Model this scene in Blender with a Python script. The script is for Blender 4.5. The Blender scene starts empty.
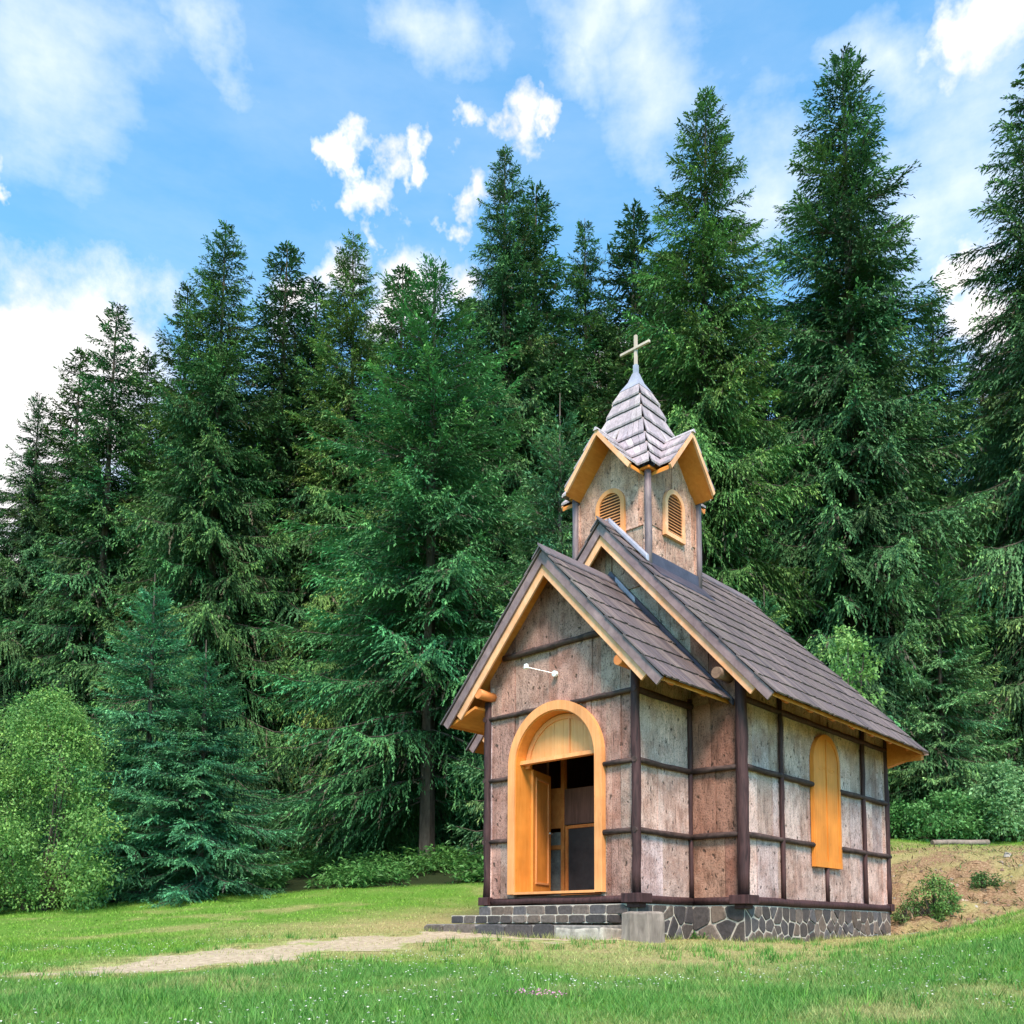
import bpy, math, random
import numpy as np
from mathutils import Vector, Matrix, Quaternion
random.seed(7); rng = np.random.default_rng(7)
SC = bpy.context.scene
COL = SC.collection
PI = math.pi

# ------------------------------------------------------------------ camera
CF, CCY = 919.4818537485984, 848.9156600704389
CC = np.array([8.568454393419128, -10.05858739516775, -0.432656403215882])
CR = np.array([0.729120384864698, 0.6843640818374578, 0.005409978329722567])
CU = np.array([0.056651067902077454, -0.06822992639480258, 0.9960599046491702])
CW = np.array([-0.6820367445235697, 0.7259410999763914, 0.08851778626218518])
cam = bpy.data.cameras.new('camera'); camo = bpy.data.objects.new('camera', cam); COL.objects.link(camo)
m = Matrix.Identity(4)
for i in range(3):
    m[i][0] = CR[i]; m[i][1] = CU[i]; m[i][2] = -CW[i]; m[i][3] = CC[i]
camo.matrix_world = m
cam.sensor_width = 36; cam.sensor_fit = 'HORIZONTAL'; cam.lens = CF / 1024 * 36
cam.shift_y = (CCY - 512) / 1024; cam.clip_end = 3000; cam.clip_start = 0.05
SC.camera = camo
SC.render.resolution_x = SC.render.resolution_y = 1024
FH = np.array([CW[0], CW[1], 0.]); FH /= np.linalg.norm(FH)
RH = np.array([FH[1], -FH[0], 0.])
def ray(px, py): return CW + (px - 512) / CF * CR + (CCY - py) / CF * CU
def at(px, py, t):                       # the point t metres ahead (horizontally) seen at a pixel
    d = ray(px, py); return CC + d * (t / (d @ FH))
def ut(x, y):
    dx, dy = x - CC[0], y - CC[1]
    return dx * RH[0] + dy * RH[1], dx * FH[0] + dy * FH[1]
def xy(u, t): return CC[0] + u * RH[0] + t * FH[0], CC[1] + u * RH[1] + t * FH[1]

# ------------------------------------------------------------------ value noise in the plane (for ground patches)
_tab = rng.random((256, 256))
def vnoise(x, y, s=1.0, o=0):
    x = np.asarray(x, float) * s + 17.3 * o + 1000; y = np.asarray(y, float) * s + 9.1 * o + 1000
    xi = np.floor(x).astype(int); yi = np.floor(y).astype(int); fx = x - xi; fy = y - yi
    fx = fx * fx * (3 - 2 * fx); fy = fy * fy * (3 - 2 * fy)
    g = lambda a, b: _tab[a % 256, b % 256]
    return (g(xi, yi) * (1 - fx) + g(xi + 1, yi) * fx) * (1 - fy) + (g(xi, yi + 1) * (1 - fx) + g(xi + 1, yi + 1) * fx) * fy
def fbm(x, y, s=1.0, o=0, n=4):
    v = 0; a = .5
    for i in range(n): v = v + a * vnoise(x, y, s * 2 ** i, o + i); a *= .5
    return v / (1 - .5 ** n)
def sst(a, b, x): 
    t = np.clip((x - a) / (b - a), 0, 1); return t * t * (3 - 2 * t)

# ------------------------------------------------------------------ terrain
def _c(px, py, t): p = at(px, py, t); return (p[0], p[1], p[2])
CTRL = [_c(*q) for q in [
    (-200, 1034, 4.8), (128, 1032, 4.9), (400, 1032, 4.9), (700, 1030, 5.1), (1000, 1032, 5.3), (1250, 1040, 5.6),
    (-150, 985, 8.5), (20, 975, 8.8), (200, 968, 9.4), (500, 972, 8.6), (760, 978, 8.2), (1000, 962, 7.8), (1200, 950, 7.8),
    (300, 947, 11.4), (430, 936, 13.4), (0, 938, 14.5), (180, 926, 15.5), (-250, 935, 15),
    (1024, 912, 11.2), (960, 931, 12.0), (905, 945, 12.2), (1200, 885, 11.5), (850, 952, 10.6),
    (1000, 922, 14.6), (1150, 885, 14.6),
    (905, 936, 16.3), (960, 926, 16.0), (1024, 917, 16.2), (1200, 880, 16.2),
    (905, 874, 19.4), (960, 868, 19.0), (1024, 866, 18.6), (1200, 840, 18.8),
    (900, 852, 22), (1024, 850, 22), (900, 838, 26), (960, 840, 26), (1024, 836, 26), (1200, 815, 26),
    (0, 910, 21), (240, 894, 21.6), (480, 878, 22.2), (-250, 918, 21.5), (600, 866, 23.5), (750, 854, 24.5),
    (0, 872, 32), (480, 845, 33), (1024, 800, 35), (760, 822, 34), (0, 840, 46), (512, 812, 48), (1024, 770, 48), (-400, 860, 40), (1500, 720, 40)]]
for x, y, z in [(1.4, -.2, -.55), (2.3, 1.4, -.56), (2.3, 4, -.54), (2.3, 6.5, -.51), (-1.6, -.6, -.46), (-2.2, 1.5, -.35), (-2.2, 4, -.2), (-2.2, 6.8, 0.0), (0, 7, -.2), (0, 3, -.5)]:
    CTRL.append((x, y, z))
for u, t, z in [(0, 0, -1.3), (-12, 0, -1.5), (12, 0, -1.1), (0, -30, -3.5), (-60, 0, -3), (60, 0, 3), (0, 110, 30), (-90, 60, 8), (90, 60, 26), (-120, 140, 38), (120, 140, 48),
                (0, 260, 62), (-260, 60, 20), (260, 60, 44), (-260, 260, 70), (260, 260, 80), (0, -260, -14), (-260, -260, -10), (260, -260, 6)]:
    x, y = xy(u, t); CTRL.append((x, y, z))
CTRL = np.array(CTRL)
def _phi(d2): return .5 * d2 * np.log(d2 + 1e-9)
_n = len(CTRL); _P = CTRL[:, :2] / 10
_K = _phi(((_P[:, None] - _P[None]) ** 2).sum(-1)) + np.eye(_n) * .0015
_Q = np.c_[np.ones(_n), _P]
_A = np.block([[_K, _Q], [_Q.T, np.zeros((3, 3))]])
_W = np.linalg.solve(_A, np.r_[CTRL[:, 2], 0, 0, 0])
def zg(x, y):
    x = np.asarray(x, float); y = np.asarray(y, float); sh = x.shape; X = x.ravel() / 10; Y = y.ravel() / 10
    out = np.empty(len(X))
    for a in range(0, len(X), 20000):
        q = slice(a, a + 20000)
        d2 = (X[q, None] - _P[None, :, 0]) ** 2 + (Y[q, None] - _P[None, :, 1]) ** 2
        out[q] = _phi(d2) @ _W[:_n] + _W[_n] + _W[_n + 1] * X[q] + _W[_n + 2] * Y[q]
    r = out.reshape(sh)
    u, t = ut(x, y)
    r = r + (fbm(x, y, .9, 3) - .5) * .10 + bankmask(u, t) * (fbm(x, y, 2.6, 5, 5) - .5) * .55
    return r
def bankmask(u, t):                      # the broken earth bank to the right behind the chapel
    tn = t + (vnoise(u, t, .6, 31) - .5) * 1.1
    return sst(15.6, 16.4, tn) * (1 - sst(18.9, 19.7, tn)) * sst(5.6, 6.6, u + (vnoise(u, t, .8, 2) - .5) * .5)
def zg1(x, y): return float(zg(np.array([x]), np.array([y]))[0])
PATH = np.array([at(px, py, t)[:2] for px, py, t in [(15, 976, 8.8), (110, 969, 9.4), (200, 962, 10.1), (300, 950, 11.2), (390, 941, 12.6), (470, 938, 13.4), (560, 944, 12.6), (640, 949, 11.9)]])
PW = [-.05, .60, .95, 1.0, 1.0, 1.0, .9, .3]
def pathdist(x, y):                      # signed: positive inside the worn path
    best = np.full(np.shape(x), -99.)
    for i in range(len(PATH) - 1):
        a, b = PATH[i], PATH[i + 1]; ab = b - a; L2 = ab @ ab
        s = np.clip(((x - a[0]) * ab[0] + (y - a[1]) * ab[1]) / L2, 0, 1)
        d = np.hypot(x - a[0] - s * ab[0], y - a[1] - s * ab[1]); w = PW[i] + (PW[i + 1] - PW[i]) * s
        best = np.maximum(best, w - d)
    return best + (fbm(x, y, 1.6, 11) - .5) * .95
def dryness(x, y):                       # yellowed turf: round the chapel, along the path, at the bank
    u, t = ut(x, y)
    d = np.maximum(np.maximum(np.abs(x) - 2.2, np.abs(y - 3.2) - 3.4), 0); d2 = np.maximum(np.maximum(np.abs(x) - 1.4, np.abs(y - .6) - 1.2), 0)
    near = 1 - sst(.6, 4.2, np.minimum(d, np.hypot(d2, 0)))
    p = sst(-.75, .05, pathdist(x, y))
    rim = sst(14.8, 15.8, t) * sst(5.2, 6.6, u) * (1 - sst(22, 25, t)) * .9
    patch = sst(.56, .82, fbm(x, y, .75, 21)) * .6
    return np.clip(np.maximum.reduce([near * .95, p * .85, rim, patch]) + (fbm(x, y, 2.4, 23) - .5) * .6, 0, 1)

# ------------------------------------------------------------------ materials
def newmat(name):
    m = bpy.data.materials.new(name); m.use_nodes = True; nt = m.node_tree; nt.nodes.clear()
    out = nt.nodes.new('ShaderNodeOutputMaterial'); b = nt.nodes.new('ShaderNodeBsdfPrincipled')
    nt.links.new(b.outputs[0], out.inputs[0]); return m, nt, b
def setin(nt, sock, v):
    if v is None: return
    if isinstance(v, bpy.types.NodeSocket): nt.links.new(v, sock)
    elif isinstance(v, (tuple, list)) and len(v) == 3 and sock.type == 'RGBA': sock.default_value = (*v, 1)
    else: sock.default_value = v
def coords(nt, scale=(1, 1, 1)):
    tc = nt.nodes.new('ShaderNodeTexCoord'); mp = nt.nodes.new('ShaderNodeMapping'); mp.inputs['Scale'].default_value = scale
    nt.links.new(tc.outputs['Object'], mp.inputs[0]); return mp.outputs[0]
def noise(nt, vec, scale, detail=4, rough=.55, dist=0):
    n = nt.nodes.new('ShaderNodeTexNoise'); setin(nt, n.inputs['Vector'], vec); n.inputs['Scale'].default_value = scale
    n.inputs['Detail'].default_value = detail; n.inputs['Roughness'].default_value = rough; n.inputs['Distortion'].default_value = dist; return n
def ramp(nt, fac, *stops):
    r = nt.nodes.new('ShaderNodeValToRGB'); setin(nt, r.inputs[0], fac); e = r.color_ramp.elements
    while len(e) < len(stops): e.new(.5)
    for i, (p, c) in enumerate(stops):
        e[i].position = p; e[i].color = (*c, 1) if isinstance(c, tuple) else (c, c, c, 1)
    return r.outputs[0]
def mix(nt, fac, a, b, mode='MIX'):
    n = nt.nodes.new('ShaderNodeMix'); n.data_type = 'RGBA'; n.blend_type = mode
    setin(nt, n.inputs[0], fac); setin(nt, n.inputs[6], a); setin(nt, n.inputs[7], b); return n.outputs[2]
def mth(nt, op, a, b=None, clamp=False):
    n = nt.nodes.new('ShaderNodeMath'); n.operation = op; n.use_clamp = clamp; setin(nt, n.inputs[0], a); setin(nt, n.inputs[1], b); return n.outputs[0]
def attr(nt, name='Col'):
    a = nt.nodes.new('ShaderNodeAttribute'); a.attribute_name = name; return a.outputs['Color']
def bump(nt, b, h, strength=.4, dist=.02):
    n = nt.nodes.new('ShaderNodeBump'); n.inputs['Strength'].default_value = strength; n.inputs['Distance'].default_value = dist
    setin(nt, n.inputs['Height'], h); nt.links.new(n.outputs[0], b.inputs['Normal'])
M = {}
def wood(name, c1, c2, scale=(26, 26, 2.2), rough=.6, spec=.3, bs=.25, knots=0.):
    m, nt, b = newmat(name); v = coords(nt, scale)
    n = noise(nt, v, 1.0, 5, .6, .6); col = ramp(nt, n.outputs[0], (.28, c1), (.72, c2))
    n2 = noise(nt, coords(nt), 1.7, 3); col = mix(nt, 1.0, col, ramp(nt, n2.outputs[0], (.3, .78), (.7, 1.15)), 'MULTIPLY')
    if knots:
        vo = nt.nodes.new('ShaderNodeTexVoronoi'); vo.inputs['Scale'].default_value = 1; setin(nt, vo.inputs['Vector'], coords(nt, (5.5, 5.5, 2.5)))
        k = ramp(nt, vo.outputs['Distance'], (.04, 1.), (.09, 0.)); col = mix(nt, mth(nt, 'MULTIPLY', k, knots), col, tuple(x * .35 for x in c1))
    setin(nt, b.inputs['Base Color'], col); b.inputs['Roughness'].default_value = rough; b.inputs['Specular IOR Level'].default_value = spec
    bump(nt, b, n.outputs[0], bs, .01); M[name] = m; return m
wood('pine_casing', (.64, .235, .075), (.74, .32, .125), knots=.25, rough=.45)
wood('pine_reveal', (.60, .19, .028), (.70, .25, .05), knots=.3, rough=.4)
wood('pine_panel', (.68, .28, .085), (.78, .38, .15), scale=(20, 20, 1.2), rough=.45)
wood('pine_shutter', (.60, .175, .02), (.74, .26, .05), scale=(34, 34, 1.6), knots=.3, rough=.42)
wood('barge_pale', (.70, .30, .13), (.80, .43, .26), scale=(9, 9, 5), knots=.4)
wood('soffit_pine', (.58, .17, .025), (.70, .25, .05), scale=(20, 4, 20), knots=.35, rough=.5)
wood('barge_dark', (.155, .095, .10), (.29, .19, .19), scale=(8, 8, 6), bs=.4)
wood('log_dark', (.020, .009, .010), (.082, .036, .036), scale=(22, 22, 3), rough=.65, spec=.22, bs=.6)
wood('post_purple', (.10, .065, .075), (.25, .175, .185), scale=(16, 16, 3), rough=.55, spec=.4, bs=.5)
wood('rail_log', (.024, .014, .013), (.095, .056, .050), scale=(9, 9, 16), rough=.7, spec=.2, bs=.5)
wood('beam_end', (.50, .13, .03), (.66, .24, .07), scale=(10, 3, 10), rough=.5)
wood('grey_timber', (.14, .105, .088), (.32, .25, .21), scale=(12, 12, 3), rough=.8, bs=.5)
wood('cross_wood', (.50, .36, .30), (.64, .50, .42), scale=(20, 20, 3))
wood('interior_dark', (.10, .045, .035), (.20, .09, .07))
wood('log_end', (.13, .07, .045), (.30, .17, .11), scale=(9, 3, 9))
wood('tree_bark', (.045, .032, .026), (.15, .115, .095), scale=(9, 9, 2), rough=.9, spec=.1, bs=.8)

def bark_mat():
    m, nt, b = newmat('bark_cladding'); c = attr(nt)
    v = coords(nt, (14, 14, 2.4)); n = noise(nt, v, 1.3, 6, .65, .5)
    f = noise(nt, coords(nt, (1, 1, .7)), 58, 3, .7); g = noise(nt, coords(nt), 2.4, 4, .6)
    c = mix(nt, 1., c, ramp(nt, n.outputs[0], (.28, .66), (.48, .98), (.78, 1.18)), 'MULTIPLY')
    c = mix(nt, 1., c, ramp(nt, f.outputs[0], (.36, .36), (.45, .92), (.7, 1.16)), 'MULTIPLY')
    c = mix(nt, ramp(nt, g.outputs[0], (.46, 0.), (.64, .75)), c, mix(nt, 1., c, (.66, .54, .49), 'MULTIPLY'))
    g2 = noise(nt, coords(nt, (1, 1, .6)), 5.5, 5, .65); c = mix(nt, 1., c, ramp(nt, g2.outputs[0], (.30, .55), (.46, 1.), (.70, 1.25)), 'MULTIPLY')
    vo = nt.nodes.new('ShaderNodeTexVoronoi'); vo.inputs['Scale'].default_value = 1.
    wv = nt.nodes.new('ShaderNodeVectorMath'); wv.operation = 'ADD'; nn = noise(nt, coords(nt), 9, 2)
    sc = nt.nodes.new('ShaderNodeVectorMath'); sc.operation = 'SCALE'; sc.inputs['Scale'].default_value = .9; nt.links.new(nn.outputs[1], sc.inputs[0])
    nt.links.new(coords(nt, (8.5, 8.5, 5.4)), wv.inputs[0]); nt.links.new(sc.outputs[0], wv.inputs[1]); nt.links.new(wv.outputs[0], vo.inputs['Vector'])
    k = ramp(nt, vo.outputs['Distance'], (.08, 1.), (.20, 0.))
    c = mix(nt, mth(nt, 'MULTIPLY', k, .85), c, (.045, .028, .022))
    setin(nt, b.inputs['Base Color'], c); b.inputs['Roughness'].default_value = .85; b.inputs['Specular IOR Level'].default_value = .2
    h = mix(nt, .5, n.outputs[0], f.outputs[0]); h = mix(nt, k, h, (0., 0., 0.)); h = mix(nt, .45, h, g2.outputs[0]); bump(nt, b, h, 1., .045); M['bark'] = m
bark_mat()
def shingle_mat(name, streak, rough=.6):
    m, nt, b = newmat(name); c = attr(nt); n = noise(nt, coords(nt, streak), 1, 5, .65)
    c = mix(nt, 1., c, ramp(nt, n.outputs[0], (.25, .55), (.5, 1.), (.75, 1.4)), 'MULTIPLY')
    g = noise(nt, coords(nt), 1.3, 4); c = mix(nt, 1., c, ramp(nt, g.outputs[0], (.3, .8), (.7, 1.18)), 'MULTIPLY')
    setin(nt, b.inputs['Base Color'], c); b.inputs['Roughness'].default_value = rough; b.inputs['Specular IOR Level'].default_value = .45
    bump(nt, b, n.outputs[0], .5, .012); M[name] = m
shingle_mat('shingle', (3, 48, 3)); shingle_mat('tower_shingle', (36, 36, 3), .7)
def stone_mat(name, scale, mortar=.035):
    m, nt, b = newmat(name); nn = noise(nt, coords(nt), 4, 2)
    sc = nt.nodes.new('ShaderNodeVectorMath'); sc.operation = 'SCALE'; sc.inputs['Scale'].default_value = .9; nt.links.new(nn.outputs[1], sc.inputs[0])
    wv = nt.nodes.new('ShaderNodeVectorMath'); wv.operation = 'ADD'; nt.links.new(coords(nt, scale), wv.inputs[0]); nt.links.new(sc.outputs[0], wv.inputs[1])
    va = nt.nodes.new('ShaderNodeTexVoronoi'); vb = nt.nodes.new('ShaderNodeTexVoronoi'); vb.feature = 'DISTANCE_TO_EDGE'
    for v in (va, vb): v.inputs['Scale'].default_value = 1; nt.links.new(wv.outputs[0], v.inputs['Vector'])
    sep = nt.nodes.new('ShaderNodeSeparateColor'); nt.links.new(va.outputs['Color'], sep.inputs[0])
    c = ramp(nt, sep.outputs[0], (0., (.05, .042, .040)), (.35, (.085, .072, .068)), (.6, (.125, .105, .095)), (.8, (.10, .11, .125)), (1., (.075, .062, .062)))
    f = noise(nt, coords(nt), 32, 5, .7); c = mix(nt, 1., c, ramp(nt, f.outputs[0], (.3, .6), (.7, 1.4)), 'MULTIPLY')
    e = mth(nt, 'ADD', vb.outputs['Distance'], mth(nt, 'MULTIPLY', mth(nt, 'SUBTRACT', nn.outputs[0], .5), .10))
    k = ramp(nt, e, (mortar * .7, 1.), (mortar * 1.35, 0.))
    c = mix(nt, k, c, mix(nt, f.outputs[0], (.30, .255, .22), (.44, .39, .34)))
    setin(nt, b.inputs['Base Color'], c); b.inputs['Roughness'].default_value = .8
    h = mix(nt, k, ramp(nt, e, (mortar, .2), (.2, .75)), (1., 1., 1.)); bump(nt, b, h, .7, .03); M[name] = m
stone_mat('rubble_stone', (4.6, 4.6, 3.6), .032)
def plain(name, c1, c2, scale=8, rough=.7, metal=0, bs=.3, useattr=False, spec=.4):
    m, nt, b = newmat(name); n = noise(nt, coords(nt), scale, 6, .65)
    if useattr: c = mix(nt, 1., attr(nt), ramp(nt, n.outputs[0], (.3, c1), (.7, c2)), 'MULTIPLY')
    else: c = ramp(nt, n.outputs[0], (.3, c1), (.7, c2))
    setin(nt, b.inputs['Base Color'], c); b.inputs['Roughness'].default_value = rough; b.inputs['Metallic'].default_value = metal
    b.inputs['Specular IOR Level'].default_value = spec; bump(nt, b, n.outputs[0], bs, .02); M[name] = m
plain('concrete', (.10, .088, .082), (.27, .235, .21), 14, .9)
plain('pale_concrete', (.17, .145, .12), (.46, .40, .34), 7, .9)
plain('mortar', (.36, .295, .245), (.52, .44, .37), 30, .9)
plain('cut_stone', .6, 1.4, 22, .75, useattr=True)
plain('lead_sheet', (.30, .28, .34), (.46, .43, .50), 5, .42, .25, .15)
plain('flashing_dark', (.055, .042, .058), (.105, .085, .11), 6, .4, .3, .15)
plain('white_paint', (.75, .75, .73), (.82, .82, .80), 20, .4)
plain('steel', (.45, .46, .48), (.6, .6, .62), 20, .35, .8)
plain('dark_board', (.02, .018, .02), (.045, .04, .042), 6, .5)
plain('blue_litter', (.05, .12, .5), (.1, .2, .7), 30, .4)
def leafmat(name, rough=.55, trans=.25, tint=False):
    m, nt, b = newmat(name); c = attr(nt)
    if tint: oi = nt.nodes.new('ShaderNodeObjectInfo'); c = mix(nt, 1., c, oi.outputs['Color'], 'MULTIPLY')
    setin(nt, b.inputs['Base Color'], c); b.inputs['Roughness'].default_value = rough
    b.inputs['Specular IOR Level'].default_value = .25
    if trans:
        out = [n for n in nt.nodes if n.type == 'OUTPUT_MATERIAL'][0]; t = nt.nodes.new('ShaderNodeBsdfTranslucent'); setin(nt, t.inputs[0], c)
        mx = nt.nodes.new('ShaderNodeMixShader'); mx.inputs[0].default_value = trans
        nt.links.new(b.outputs[0], mx.inputs[1]); nt.links.new(t.outputs[0], mx.inputs[2]); nt.links.new(mx.outputs[0], out.inputs[0])
    M[name] = m
leafmat('needles', .6, .15, True); leafmat('leaf', .5, .3); leafmat('grass_blade', .55, .3); leafmat('petal', .6, .2)
def ground_mat():
    m, nt, b = newmat('turf'); a = nt.nodes.new('ShaderNodeAttribute'); a.attribute_name = 'Mask'; sep = nt.nodes.new('ShaderNodeSeparateColor'); nt.links.new(a.outputs['Color'], sep.inputs[0])
    n1 = noise(nt, coords(nt), 26, 6, .7); n2 = noise(nt, coords(nt), 2.2, 5, .6)
    g = ramp(nt, n1.outputs[0], (.3, (.06, .15, .02)), (.7, (.15, .28, .035)))
    d = ramp(nt, n1.outputs[0], (.3, (.26, .20, .08)), (.7, (.46, .37, .18)))
    s = ramp(nt, n1.outputs[0], (.28, (.07, .036, .02)), (.5, (.28, .165, .095)), (.75, (.52, .36, .23)))
    s = mix(nt, ramp(nt, n2.outputs[0], (.5, 0.), (.7, .7)), s, (.22, .19, .07))
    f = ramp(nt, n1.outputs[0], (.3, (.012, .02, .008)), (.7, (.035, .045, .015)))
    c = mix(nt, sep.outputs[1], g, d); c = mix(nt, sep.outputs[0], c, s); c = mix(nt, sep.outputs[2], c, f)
    setin(nt, b.inputs['Base Color'], c); b.inputs['Roughness'].default_value = .95; b.inputs['Specular IOR Level'].default_value = .1
    bump(nt, b, n1.outputs[0], .9, .05); M['turf'] = m
ground_mat()
plain('trodden_earth', (.25, .18, .115), (.50, .385, .27), 13, .95, 0, .8)
def path_blend():
    nt = M['trodden_earth'].node_tree; b = [n for n in nt.nodes if n.type == 'BSDF_PRINCIPLED'][0]; src = b.inputs['Base Color'].links[0].from_socket
    a = nt.nodes.new('ShaderNodeAttribute'); a.attribute_name = 'Mask'; n = noise(nt, coords(nt), 19, 5, .7)
    sp = nt.nodes.new('ShaderNodeSeparateColor'); nt.links.new(a.outputs['Color'], sp.inputs[0])
    f = ramp(nt, mth(nt, 'ADD', sp.outputs[0], mth(nt, 'MULTIPLY', mth(nt, 'SUBTRACT', n.outputs[0], .5), 1.2)), (.25, 0.), (.5, 1.))
    setin(nt, b.inputs['Base Color'], mix(nt, f, ramp(nt, n.outputs[0], (.3, (.17, .20, .045)), (.7, (.34, .32, .12))), src))
path_blend()

# ------------------------------------------------------------------ mesh helpers
def fast_mesh(name, V, polys_n, loops, cols=None, pointmask=None, smooth=False):
    me = bpy.data.meshes.new(name); V = np.asarray(V, np.float32)
    me.vertices.add(len(V)); me.vertices.foreach_set('co', V.ravel())
    me.loops.add(len(loops)); me.loops.foreach_set('vertex_index', np.asarray(loops, np.int32))
    st = np.r_[0, np.cumsum(polys_n)[:-1]].astype(np.int32); me.polygons.add(len(polys_n)); me.polygons.foreach_set('loop_start', st)
    me.update(calc_edges=True)
    if cols is not None:
        a = me.attributes.new('Col', 'FLOAT_COLOR', 'FACE'); c = np.c_[np.asarray(cols, np.float32), np.ones(len(cols), np.float32)]; a.data.foreach_set('color', c.ravel())
    if pointmask is not None:
        a = me.attributes.new('Mask', 'FLOAT_COLOR', 'POINT'); c = np.c_[np.asarray(pointmask, np.float32), np.ones(len(V), np.float32)]; a.data.foreach_set('color', c.ravel())
    me.polygons.foreach_set('use_smooth', np.full(len(polys_n), bool(smooth)))
    me.validate(); return me
class MB:
    def __init__(s): s.v = []; s.f = []; s.c = []
    def face(s, pts, col=(1, 1, 1)):
        n = len(s.v); s.v += [tuple(p) for p in pts]; s.f.append(tuple(range(n, n + len(pts)))); s.c.append(col)
    def hexa(s, b, t, col=(1, 1, 1)):        # 4 bottom points, 4 top points, same winding
        n = len(s.v); s.v += [tuple(p) for p in b] + [tuple(p) for p in t]; k = len(b)
        fs = [tuple(n + i for i in reversed(range(k))), tuple(n + k + i for i in range(k))] + [(n + i, n + (i + 1) % k, n + k + (i + 1) % k, n + k + i) for i in range(k)]
        s.f += fs; s.c += [col] * len(fs)
    def box(s, c, d, col=(1, 1, 1), rz=0):
        x, y, z = c; a, b, h = d[0] / 2, d[1] / 2, d[2] / 2; cs, sn = math.cos(rz), math.sin(rz)
        q = [(x + p * cs - w * sn, y + p * sn + w * cs) for p, w in ((-a, -b), (a, -b), (a, b), (-a, b))]
        s.hexa([(p, w, z - h) for p, w in q], [(p, w, z + h) for p, w in q], col)
    def prism(s, pts, off, col=(1, 1, 1)):   # any planar outline extruded by a vector
        s.hexa(pts, [tuple(np.array(p) + off) for p in pts], col)
    def tube(s, pts, rad, n=10, col=(1, 1, 1), jit=0., cap=True):
        pts = [np.array(p, float) for p in pts]; base = len(s.v); up = None
        for i, p in enumerate(pts):
            d = pts[min(i + 1, len(pts) - 1)] - pts[max(i - 1, 0)]; d /= np.linalg.norm(d)
            if up is None: up = np.cross(d, (0, 0, 1) if abs(d[2]) < .9 else (1, 0, 0)); 
            up = up - d * (up @ d); up /= np.linalg.norm(up); w = np.cross(d, up); r = rad[i] if isinstance(rad, (list, tuple)) else rad
            for k in range(n):
                a = 2 * PI * k / n; rr = r * (1 + random.uniform(-jit, jit)); s.v.append(tuple(p + rr * (math.cos(a) * up + math.sin(a) * w)))
        for i in range(len(pts) - 1):
            for k in range(n):
                a = base + i * n; s.f.append((a + k, a + (k + 1) % n, a + n + (k + 1) % n, a + n + k)); s.c.append(col)
        if cap:
            s.f.append(tuple(base + k for k in reversed(range(n)))); s.c.append(col); e = base + (len(pts) - 1) * n
            s.f.append(tuple(e + k for k in range(n))); s.c.append(col)
    def log(s, p, q, r, n=10, jit=.07, seg=.35, wob=.012, col=(1, 1, 1)):
        p = np.array(p, float); q = np.array(q, float); L = np.linalg.norm(q - p); k = max(2, int(L / seg))
        pts = [p + (q - p) * i / k + (np.array([random.uniform(-wob, wob) for _ in range(3)]) if 0 < i < k else 0) for i in range(k + 1)]
        s.tube(pts, [r * random.uniform(1 - jit, 1 + jit) for _ in pts], n, col, jit * .5)
    def mesh(s, name):
        ln = [len(f) for f in s.f]; return fast_mesh(name, np.array(s.v, float).reshape(-1, 3), ln, [i for f in s.f for i in f], s.c)
    def build(s, name, mat, parent=None, smooth=False, bevel=0):
        me = s.mesh(name); me.materials.append(M[mat]); o = bpy.data.objects.new(name, me); COL.objects.link(o)
        if smooth: me.polygons.foreach_set('use_smooth', [len(p.vertices) == 4 for p in me.polygons])
        if parent:
            o.parent = parent
            w = Vector(parent.location); pp = parent.parent
            while pp: w += Vector(pp.location); pp = pp.parent
            o.location = -w
        if bevel:
            b = o.modifiers.new('edge', 'BEVEL'); b.width = bevel; b.segments = 2; b.limit_method = 'ANGLE'
        return o
def tag(o, label=None, cat=None, group=None, kind=None):
    if label: o['label'] = label
    if cat: o['category'] = cat
    if group: o['group'] = group
    if kind: o['kind'] = kind
    return o
def thing(name, label, cat, loc=(0, 0, 0), group=None):
    o = bpy.data.objects.new(name, None); COL.objects.link(o); o.location = loc; o.empty_display_size = .3; return tag(o, label, cat, group)
def one(name, mb, mat, label, cat, group=None, kind=None, loc=None, **k):
    o = mb.build(name, mat, None, **k); return tag(o, label, cat, group, kind)

# ------------------------------------------------------------------ ground
def grid(us, ts):
    U, T = np.meshgrid(us, ts); X, Y = xy(U, T); Z = zg(X, Y); return X, Y, Z, U, T
def axis(segs):
    out = [segs[0][0]]
    for a, b, st in segs:
        n = max(1, int(round((b - a) / st))); out += list(a + (b - a) * np.arange(1, n + 1) / n)
    return np.array(out)
us = axis([(-420, -120, 30), (-120, -40, 8), (-40, -16, 1.2), (-16, 14, .12), (14, 40, 1.2), (40, 120, 8), (120, 420, 30)])
ts = axis([(-320, -60, 26), (-60, -4, 5), (-4, 4, .5), (4, 24, .12), (24, 36, .5), (36, 80, 3), (80, 420, 17)])
X, Y, Z, U, T = grid(us, ts)
nr, nc = X.shape
idx = np.arange(nr * nc).reshape(nr, nc); q = np.stack([idx[:-1, :-1], idx[:-1, 1:], idx[1:, 1:], idx[1:, :-1]], -1).reshape(-1, 4)
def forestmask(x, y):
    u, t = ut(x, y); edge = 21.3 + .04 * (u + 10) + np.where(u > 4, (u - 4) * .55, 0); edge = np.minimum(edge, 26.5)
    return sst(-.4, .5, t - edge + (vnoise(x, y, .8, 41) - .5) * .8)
dirt = bankmask(U, T) * sst(.28, .52, fbm(X, Y, 1.5, 8) + .12)
up = sst(19, 19.8, T) * (1 - sst(22, 25, T)) * sst(6, 7, U)
dirt = np.maximum(dirt, up * sst(.5, .62, fbm(X, Y, .9, 18)))
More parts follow.
